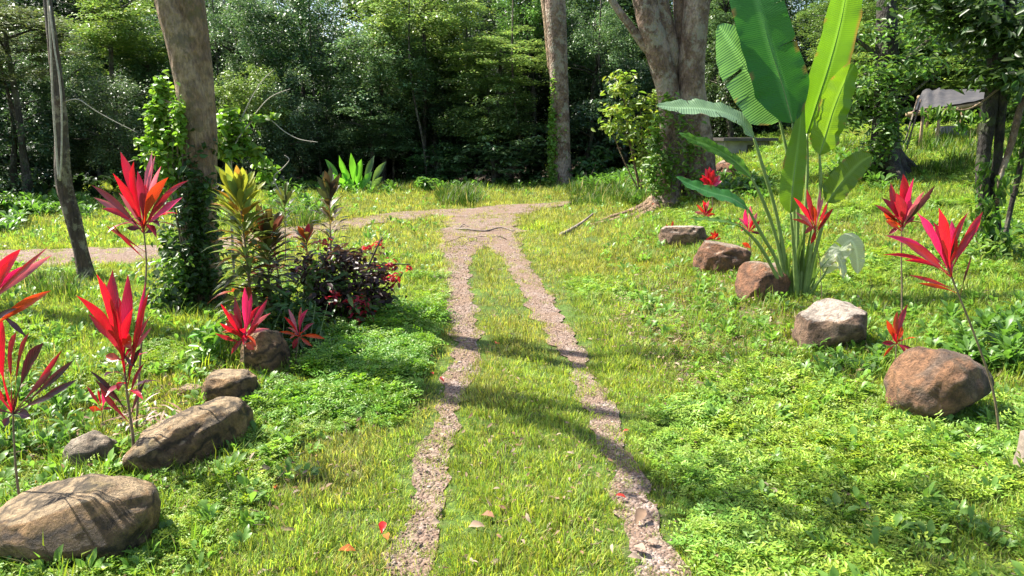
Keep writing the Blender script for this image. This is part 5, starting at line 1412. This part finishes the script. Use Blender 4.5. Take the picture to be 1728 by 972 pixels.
YG = (2.2, 2.2, 1.2); MG = (1.3, 1.5, 1.6); DG = (.55, .72, .85); GG = (1.25, 1.35, 1.7); LG = (2.7, 2.6, 1.9)  # crown leaf colours, with some sunlight and low-level shade mixed into the tints
TREES = [
 (25, 225, 120, 110, 21, 'bushy', DG, 'dark bushy forest tree at the left edge behind the slim crooked tree'),
 (10, 70, 110, 70, 20, 'layer', (1.5, 1.25, 1.3), 'greyish layered crown in the upper left corner'),
 (185, 50, 100, 75, 25, 'layer', YG, 'sunlit yellow-green crown at the top between the slim tree and the thick brown tree'),
 (195, 205, 95, 95, 21.5, 'fine', (1.1, 1.15, 1.25), 'grey-green fine-leaved tree between the slim tree and the thick brown tree'),
 (100, 130, 70, 80, 23, 'fine', MG, 'mid-green small-leaved tree showing just right of the slim crooked tree'),
 (250, 110, 60, 90, 27, 'bushy', (1.0, 1.25, 1.3), 'bluish green tree behind the left flank of the thick brown tree'),
 (400, 70, 90, 100, 27, 'fine', MG, 'green fine-leaved tree just right of the twin stems at the top'),
 (455, 215, 95, 100, 25.5, 'fine', GG, 'grey-green leafy tree behind the bare twigs right of the thick tree'),
 (420, 170, 60, 60, 24.5, 'bushy', YG, 'small yellow-green tree behind the vine thicket'),
 (510, 90, 85, 110, 28, 'bushy', (.9, 1.15, 1.1), 'dark blue-green tree left of the small gap of sky'),
 (640, 130, 95, 75, 27, 'bushy', MG, 'layered green tree below the gap of sky at the top centre'),
 (715, 25, 100, 62, 27.5, 'bushy', LG, 'pale sunlit yellow-green crown at the top just right of the gap of sky'),
 (625, 225, 70, 60, 26, 'layer', MG, 'low layered tree above the bright green banana clump'),
 (560, 235, 60, 70, 28, 'bushy', DG, 'very dark tree left above the banana clump'),
 (845, 105, 95, 52, 26.5, 'layer', LG, 'pale yellow-green layered crown left of the straight tall tree'),
 (825, 185, 85, 55, 26.2, 'bushy', (1.5, 1.6, 1.3), 'greyer lower tier tree beneath the pale layered crown'),
 (735, 200, 60, 70, 28, 'bushy', DG, 'black-green tree in the darkest centre of the forest edge'),
 (870, 258, 95, 52, 26, 'broad', MG, 'broad-leaved understorey tree left of the ivy-clad trunk'),
 (740, 275, 60, 38, 26.5, 'broad', (.9, 1.3, 1.1), 'low drooping-leaved sapling tree at the dark centre edge'),
 (890, 30, 60, 60, 29, 'bushy', (1.4, 1.9, 1.0), 'bright green crown touching the straight tall tree at the top'),
 (1010, 90, 80, 90, 28, 'fine', MG, 'fine-leaved green tree between the straight tree and the multi-stemmed tree'),
 (1000, 225, 70, 60, 26, 'broad', DG, 'dark broad-leaved tree right of the ivy-clad trunk'),
 (1060, 170, 60, 70, 27, 'bushy', DG, 'dark tree directly left of the multi-stemmed tree'),
 (1235, 130, 75, 100, 26, 'bushy', (.8, .9, .8), 'dark tree filling the space right of the multi-stemmed tree'),
 (1225, 30, 70, 60, 27, 'layer', MG, 'green layered crown at the top right of the multi-stemmed tree'),
 (1330, 185, 80, 60, 27, 'bushy', MG, 'green tree glimpsed between the large paddle leaves'),
 (1440, 120, 80, 70, 25, 'layer', YG, 'sunlit tree between the tall glowing leaf and the dark flaring tree'),
 (1440, 35, 90, 50, 27, 'fine', (1.5, 1.6, 1.0), 'fine-leaved bright crown at the top right of the glowing leaf'),
 (1575, 110, 85, 60, 26, 'layer', YG, 'sunlit layered tree above the tarpaulin shelter'),
 (1550, 30, 100, 60, 28, 'bushy', (1.7, 2.0, 1.0), 'bright green crown at the top above the shelter'),
 (1700, 120, 100, 90, 26, 'bushy', MG, 'green tree behind the slender stems on the right edge'),
 (1760, 200, 90, 70, 24, 'bushy', YG, 'yellow-green tree just beyond the right edge behind the slender stems'),
 (1420, 215, 60, 30, 25, 'bushy', MG, 'low green bush-like tree behind the stalks of the paddle-leaved plant'),
]
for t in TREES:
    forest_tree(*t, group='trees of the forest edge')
# second and third rows deep in the forest, deep shade put into their leaf tints
k = 0
for row, (Y0, n) in enumerate(((31.5, 15), (36, 15), (41, 14))):
    for i in range(n):
        cx = -220 + (i + .5 + (row % 2) * .5) * 2200 / n + fr.uniform(-40, 40)
        Y = Y0 + fr.uniform(-1.5, 1.5)
        hi = fr.uniform(-30, 80)
        if 545 < cx < 640 or 1340 < cx < 1440: hi = 175
        kk = fr.choice(['bushy', 'fine', 'bushy', 'layer'])
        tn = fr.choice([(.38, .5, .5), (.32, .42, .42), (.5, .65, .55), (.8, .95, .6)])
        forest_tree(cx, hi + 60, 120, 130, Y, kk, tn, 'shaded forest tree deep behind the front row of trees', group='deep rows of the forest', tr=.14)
# a low layer that closes the view under the crowns, shade painted into its tint
for i in range(22):
    cx = -150 + i * 92 + fr.uniform(-20, 20)
    Y = fr.uniform(29, 31.5)
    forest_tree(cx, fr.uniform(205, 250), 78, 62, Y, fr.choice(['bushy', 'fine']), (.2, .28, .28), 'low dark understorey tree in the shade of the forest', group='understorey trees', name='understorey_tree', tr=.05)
# slender pole stems standing in the dark
for i, px_ in enumerate([60, 385, 545, 665, 722, 795, 880, 1020]):
    Y = fr.uniform(25.8, 28) if px_ > 300 else 20.5
    b = Vector(((px_ - 864) / F * Y, Y, 0)); b.z = terr(b.x, b.y)
    mb = MB(); l_ = fr.uniform(-.5, .5)
    curve_tube(mb, [(b, .05), (b + Vector((l_ * .2, 0, 1.5)), .04), (b + Vector((l_, 0, 4)), .035), (b + Vector((l_ * .8, 0, 7.5)), .02)], 6, 4, bump=.1)
    o = mb.build('sapling_stem', M_bark_lichen if i % 3 == 0 else M_bark_dark, origin=b)
    meta(o, 'slender bare pole-like stem standing in the dark forest edge', 'tree stem', 'pole stems in the forest edge')

# distant forest: one mass
pts, rots, scl = [], [], []
for i in range(260):
    Y = fr.uniform(47, 80); x = fr.uniform(-62, 62)
    px_ = 864 + x / Y * F
    top = 5.5
    if 550 < px_ < 640 or 1345 < px_ < 1430: top = 3.2
    pts.append((x, Y, terr(x, Y) + fr.uniform(.5, top) * Y / 50)); rots.append((0, 0, fr.uniform(0, 6.28))); scl.append(fr.uniform(2.6, 4.2))
far_ms = []
for me in (CR['bushy'][0], CR['fine'][0], CR['bushy'][1]):
    m2 = me.copy(); m2.materials[0] = M_shrub; far_ms.append(m2)
scatter('distant_forest', pts, rots, scl, far_ms, label='mass of distant forest behind the deep rows', cat='forest')
# side and near-left wood out of frame, closes side views
pts, rots, scl = [], [], []
for i in range(70):
    s = fr.choice([-1, 1]); Y = fr.uniform(18, 45)
    x = s * (Y * .80 + fr.uniform(3, 14)); pts.append((x, Y, terr(x, Y) + fr.uniform(1.0, 5))); rots.append((0, 0, fr.uniform(0, 6.28))); scl.append(fr.uniform(2.2, 3.4))
scatter('side_forest', pts, rots, scl, far_ms, label='forest mass closing both flanks of the clearing', cat='forest')

# undergrowth along the forest foot, leaf colour lowered to deepen the shade
V_und = [weed_mesh('undergrowth_leaf', 16, .34, .13, .35, (.03, .06, .02), M_shrub, 60 + s) for s in range(4)]
V_und += [weed_mesh('undergrowth_leaf', 20, .26, .07, .45, (.035, .07, .022), M_shrub, 70 + s) for s in range(3)]
pts, rots, scl = [], [], []
for i in range(1500):
    x = fr.uniform(-22, 17); Y = fr.uniform(18.5, 33)
    lim = 25.2 + .8 * noise.noise(Vector((x * .5, 0, 2))) if x > -6 else 19.2 + (x + 13) * .25
    if x > 1.5: lim = 26 + x * .1
    if x > 9: lim = 24.5
    if Y < lim: continue
    pts.append((x, Y, terr(x, Y))); rots.append((0, 0, fr.uniform(0, 6.28))); scl.append(fr.uniform(.5, 1.4))
scatter('forest_undergrowth', pts, rots, scl, V_und, label='leafy undergrowth along the foot of the forest', cat='undergrowth')
V_ub = [weed_mesh('bright_weed', 18, .16, .055, .22, (.10, .20, .035), M_shrub, 80 + s) for s in range(4)]
def patch_pts(px0, px1, py0, py1, n, s0, s1):
    for i in range(n):
        g = G(fr.uniform(px0, px1), fr.uniform(py0, py1))
        pts.append(g); rots.append((fr.uniform(-.2, .2), fr.uniform(-.2, .2), fr.uniform(0, 6.28))); scl.append(fr.uniform(s0, s1))
pts, rots, scl = [], [], []
patch_pts(0, 160, 342, 372, 110, .7, 1.5)
patch_pts(-60, 40, 355, 400, 60, .7, 1.4)
patch_pts(480, 680, 318, 332, 60, .8, 1.6)
patch_pts(690, 900, 315, 324, 50, .7, 1.5)
patch_pts(960, 1090, 300, 325, 130, .8, 1.8)
patch_pts(1040, 1110, 310, 350, 50, .5, 1.1)
patch_pts(450, 560, 330, 372, 60, .6, 1.3)
patch_pts(1200, 1300, 300, 345, 60, .6, 1.3)
patch_pts(1400, 1490, 270, 330, 50, .6, 1.4)
patch_pts(1560, 1728, 390, 440, 60, .4, .9)
patch_pts(1600, 1728, 540, 640, 60, .4, .9)
patch_pts(1380, 1500, 600, 640, 20, .3, .6)
patch_pts(0, 120, 640, 780, 40, .3, .6)
scatter('weed_patch', pts, rots, scl, V_ub, label='knee-high bright green weeds along the clearing edges', cat='weeds')
# rank grass
V_rank = [tuft_mesh('blades', 40, .38, .16, .016, (.10, .20, .03), M_grass, .8, 90 + s) for s in range(4)]
pts, rots, scl = [], [], []
patch_pts(740, 805, 332, 350, 46, .7, 1.2)
patch_pts(640, 960, 318, 330, 90, .4, .9)
patch_pts(960, 1100, 318, 350, 110, .5, 1.1)
patch_pts(460, 560, 350, 385, 40, .5, .9)
patch_pts(40, 140, 478, 510, 34, .35, .6)
patch_pts(1400, 1728, 240, 300, 90, .5, 1.1)
scatter('rank_grass', pts, rots, scl, V_rank, label='rank tufts of bright grass at the far edge of the clearing', cat='grass')

# longer grass hugging the foot of every boulder
pts, rots, scl = [], [], []
for o in list(S.objects):
    if o.name.startswith('boulder'):
        vs = np.array([v.co[:] for v in o.data.vertices]); r_x = np.abs(vs[:, 0]).max(); r_y = np.abs(vs[:, 1]).max()
        for i in range(int(46 * (r_x + r_y) / .5)):
            a = fr.uniform(0, 6.28); q = fr.uniform(.82, 1.12)
            x = o.location.x + math.cos(a) * r_x * q; y = o.location.y + math.sin(a) * r_y * q
            pts.append((x, y, terr(x, y))); rots.append((fr.uniform(-.3, .3), fr.uniform(-.3, .3), fr.uniform(0, 6.28))); scl.append(fr.uniform(.4, 1.0))
scatter('edge_grass', pts, rots, scl, V_long[:3] + V_cover[:2] + V_weed[:1], label='longer grass and weeds hugging the foot of the boulders', cat='grass')

# banana-like clump at the far edge
g = G(598, 327); Y = g.y; k = Y / F
T = empty('banana_clump', g, 'bright green clump of banana-like leaves at the foot of the dark forest', 'plant')
for i, (tx, ty, w, c) in enumerate([(548, 268, 13, 0), (572, 262, 14, 0), (592, 258, 13, 0), (610, 268, 15, 0), (632, 262, 13, 1), (652, 272, 13, 1), (560, 290, 14, 0), (582, 282, 16, 0), (604, 284, 16, 0), (628, 290, 14, 0), (646, 298, 11, 1), (540, 296, 11, 0), (530, 312, 9, 0), (572, 300, 14, 0), (616, 302, 14, 0), (660, 312, 9, 1), (590, 300, 15, 0)]):
    mb = MB()
    b = g + Vector(((tx - 598) * .45 * k, fr.uniform(-.3, .3), 0)); tp = P(tx, ty, Y + fr.uniform(-.5, .3))
    blade(mb, b, tp, w * k * .8, (.13, .36, .05) if not c else (.13, .22, .09), arch=.12, face=(fr.uniform(-.4, .4), -1, .3), petiole=.22, seg=9, wide=.5, fold=.3)
    mb.build('leaf', M_big, T)
def leafy(px_, py_, label, specs, size, col, aspect=.45, name='leafy_shrub', cat='shrub', stems=4, h=.8):
    g = G(px_, py_); T = empty(name, g, label, cat)
    cl = blobs([(a, b_, c, d, g.y + e, n) for a, b_, c, d, e, n in specs], size, col, aspect=aspect)
    part('foliage', np_mesh('foliage', [localise(cl, g)], M_shrub), T)
    mb = MB()
    for i in range(stems):
        s = specs[i % len(specs)]; q = P(s[0], s[1], g.y + s[4])
        curve_tube(mb, [(g + Vector((fr.uniform(-.05, .05), 0, -.03)), .022), (g.lerp(q, .5) + Vector((fr.uniform(-.08, .08), 0, 0)), .015), (q, .006)], 5, 3)
    mb.build('branch', M_bark_brown, T)
    return T
leafy(722, 330, 'small green sapling with drooping leaves at the dark forest edge', [(720, 312, 20, 10, 0, 50), (716, 304, 10, 6, 0, 20)], .28, (.10, .20, .04), .4, stems=2)
leafy(1082, 330, 'airy yellow-green shrub left of the multi-stemmed tree', [(1050, 150, 34, 14, 0, 130), (1045, 190, 34, 16, 0, 150), (1080, 175, 34, 18, 0, 150), (1030, 215, 24, 10, 0, 70), (1070, 225, 40, 26, 0, 210), (1050, 128, 26, 10, 0, 60), (1098, 205, 24, 24, -.3, 130), (1085, 265, 22, 24, -.2, 110), (1110, 160, 20, 14, -.2, 60)], .17, (.21, .28, .045), .42, stems=9)
leafy(12, 372, 'rounded bright shrub at the left edge before the forest', [(5, 345, 26, 20, 0, 220), (25, 355, 18, 12, 0, 100)], .16, (.11, .20, .035))
leafy(1255, 330, 'leafy green bush beside the small pinkish boulder', [(1262, 308, 22, 16, 0, 150), (1248, 322, 18, 10, 0, 90)], .12, (.10, .18, .035), stems=3)
leafy(985, 318, 'dark broad-leaved bush right of the ivy-clad trunk', [(990, 285, 30, 22, 1.5, 200), (1010, 262, 24, 16, 1.8, 110)], .24, (.05, .11, .03), .5, stems=3)
leafy(1700, 640, 'broad green seedling patch behind the leaning cane', [(1706, 618, 24, 16, .1, 60), (1690, 600, 14, 8, .2, 22)], .07, (.11, .23, .04), .45, name='leafy_weed', cat='weeds', stems=3)

# ---- fallen wood
def stick(rows, label, r0, name='fallen_branch', lift=.0):
    pts_ = []
    for i, (a, b_, z) in enumerate(rows):
        p = G(a, b_); p.z += z + r0 * .8; pts_.append((p, r0 * (1 - .6 * i / len(rows))))
    mb = MB(); curve_tube(mb, pts_, 7, 4, bump=.25, bf=12)
    o = mb.build(name, M_wood, origin=pts_[0][0]); meta(o, label, 'branch')
stick([(766, 388, .0), (790, 391, .03), (818, 393, .01), (845, 389, .04), (868, 392, .0)], 'thin crooked branch lying across the gravel where the wheel tracks meet', .022)
stick([(946, 401, .02), (965, 393, .04), (985, 381, .06), (1000, 372, .1)], 'dark fallen branch on the grass below the surface roots', .035)
stick([(775, 386, 0), (782, 383, .04), (790, 384, .01)], 'short twig beside the crooked branch on the gravel', .014, name='twig')
stick([(1040, 770, 0), (1058, 790, .01), (1075, 800, .01)], 'thin twig on the right wheel track at the edge of the shadow', .004, name='twig')
stick([(438, 626, .03), (470, 600, .05), (505, 583, .1)], 'bent grey twig leaning out beside the mossy boulder', .008, name='twig')

# ---- fallen leaves lying one by one
def fallen(px_, py_, L, col, label, group=None, curl=.25):
    g = G(px_, py_); a = fr.uniform(0, 6.28); mb = MB()
    d = Vector((math.cos(a), math.sin(a), 0)) * L / 2
    u_ = Vector((0, 0, .025))
    blade(mb, g - d + u_, g + d + u_ + Vector((0, 0, fr.uniform(0, .4) * L)), L * .5, col, arch=curl, face=(fr.uniform(-.3, .3), fr.uniform(-.6, 0), 1), seg=8, petiole=.06, wide=.5, fold=.35)
    o = mb.build('fallen_leaf', M_litter if col[0] < .45 or col[1] > .1 else M_red, origin=g)
    meta(o, label, 'leaf', group or 'fallen leaves')
fallen(646, 903, .07, (.60, .02, .015), 'curled scarlet fallen leaf on the left edge of the left wheel track'); fallen(654, 918, .06, (.42, .14, .04), 'orange-brown fallen leaf touching the curled scarlet one')
fallen(728, 637, .055, (.55, .05, .03), 'small red fallen leaf on the left verge at the shadow band'); fallen(746, 650, .06, (.55, .06, .03), 'red fallen leaf on the gravel just right of the small red one')
fallen(838, 590, .09, (.50, .14, .06), 'orange-pink fallen leaf on the centre strip by the thin shadow'); fallen(586, 940, .08, (.40, .12, .03), 'orange fallen leaf in the grass left of the left track near the bottom')
fallen(466, 833, .05, (.5, .10, .02), 'bright orange fallen leaf in the grass right of the log-shaped boulder'); fallen(60, 832, .07, (.5, .01, .02), 'dark red fallen leaf on top of the flat ochre boulder')
fallen(805, 906, .09, (.36, .25, .17), 'pale brown fallen leaf on the centre strip near the bottom'); fallen(822, 884, .08, (.26, .13, .08), 'dark brown fallen leaf just above the pale one on the centre strip')
fallen(1048, 853, .06, (.55, .05, .03), 'red fallen leaf on the right wheel track below the shadow band'); fallen(1080, 890, .10, (.40, .26, .17), 'tan curled leaf lying across the right wheel track')
fallen(1056, 738, .04, (.5, .08, .03), 'tiny red fallen leaf at the right edge of the right track')
for (a, b_, L) in [(735, 782, .06), (728, 770, .05), (716, 800, .05), (738, 868, .07), (700, 925, .06), (735, 895, .05), (745, 742, .05)]:
    fallen(a, b_, L, (.38, .28, .20), 'dry tan leaf scrap lying on the left wheel track', 'dry leaf scraps on the left track')
for (a, b_, L) in [(1078, 945, .08), (1100, 925, .06), (1040, 780, .05), (1070, 960, .06), (1012, 700, .04), (1062, 842, .05)]:
    fallen(a, b_, L, (.40, .30, .22), 'dry tan leaf scrap lying on the right wheel track', 'dry leaf scraps on the right track')

# dead strap leaves heaped around the foot of a red plant
mb = MB()
for i in range(110):
    g = G(fr.uniform(215, 290), fr.uniform(705, 800)); a = fr.uniform(0, 6.28); L = fr.uniform(.08, .22)
    z = fr.uniform(.01, .12)
    d = Vector((math.cos(a), math.sin(a), fr.uniform(-.3, .3))) * L
    blade(mb, g + Vector((0, 0, z)), g + Vector((0, 0, z)) + d, .014, fr.choice([(.42, .32, .27), (.34, .23, .17), (.50, .42, .36), (.25, .15, .1)]), arch=.15, face=(0, 0, 1), seg=5, petiole=.05)
o = mb.build('dead_leaves', M_litter); meta(o, 'tangle of dry pinkish strap leaves under the stacked red plant', 'dead leaves', kind='stuff')
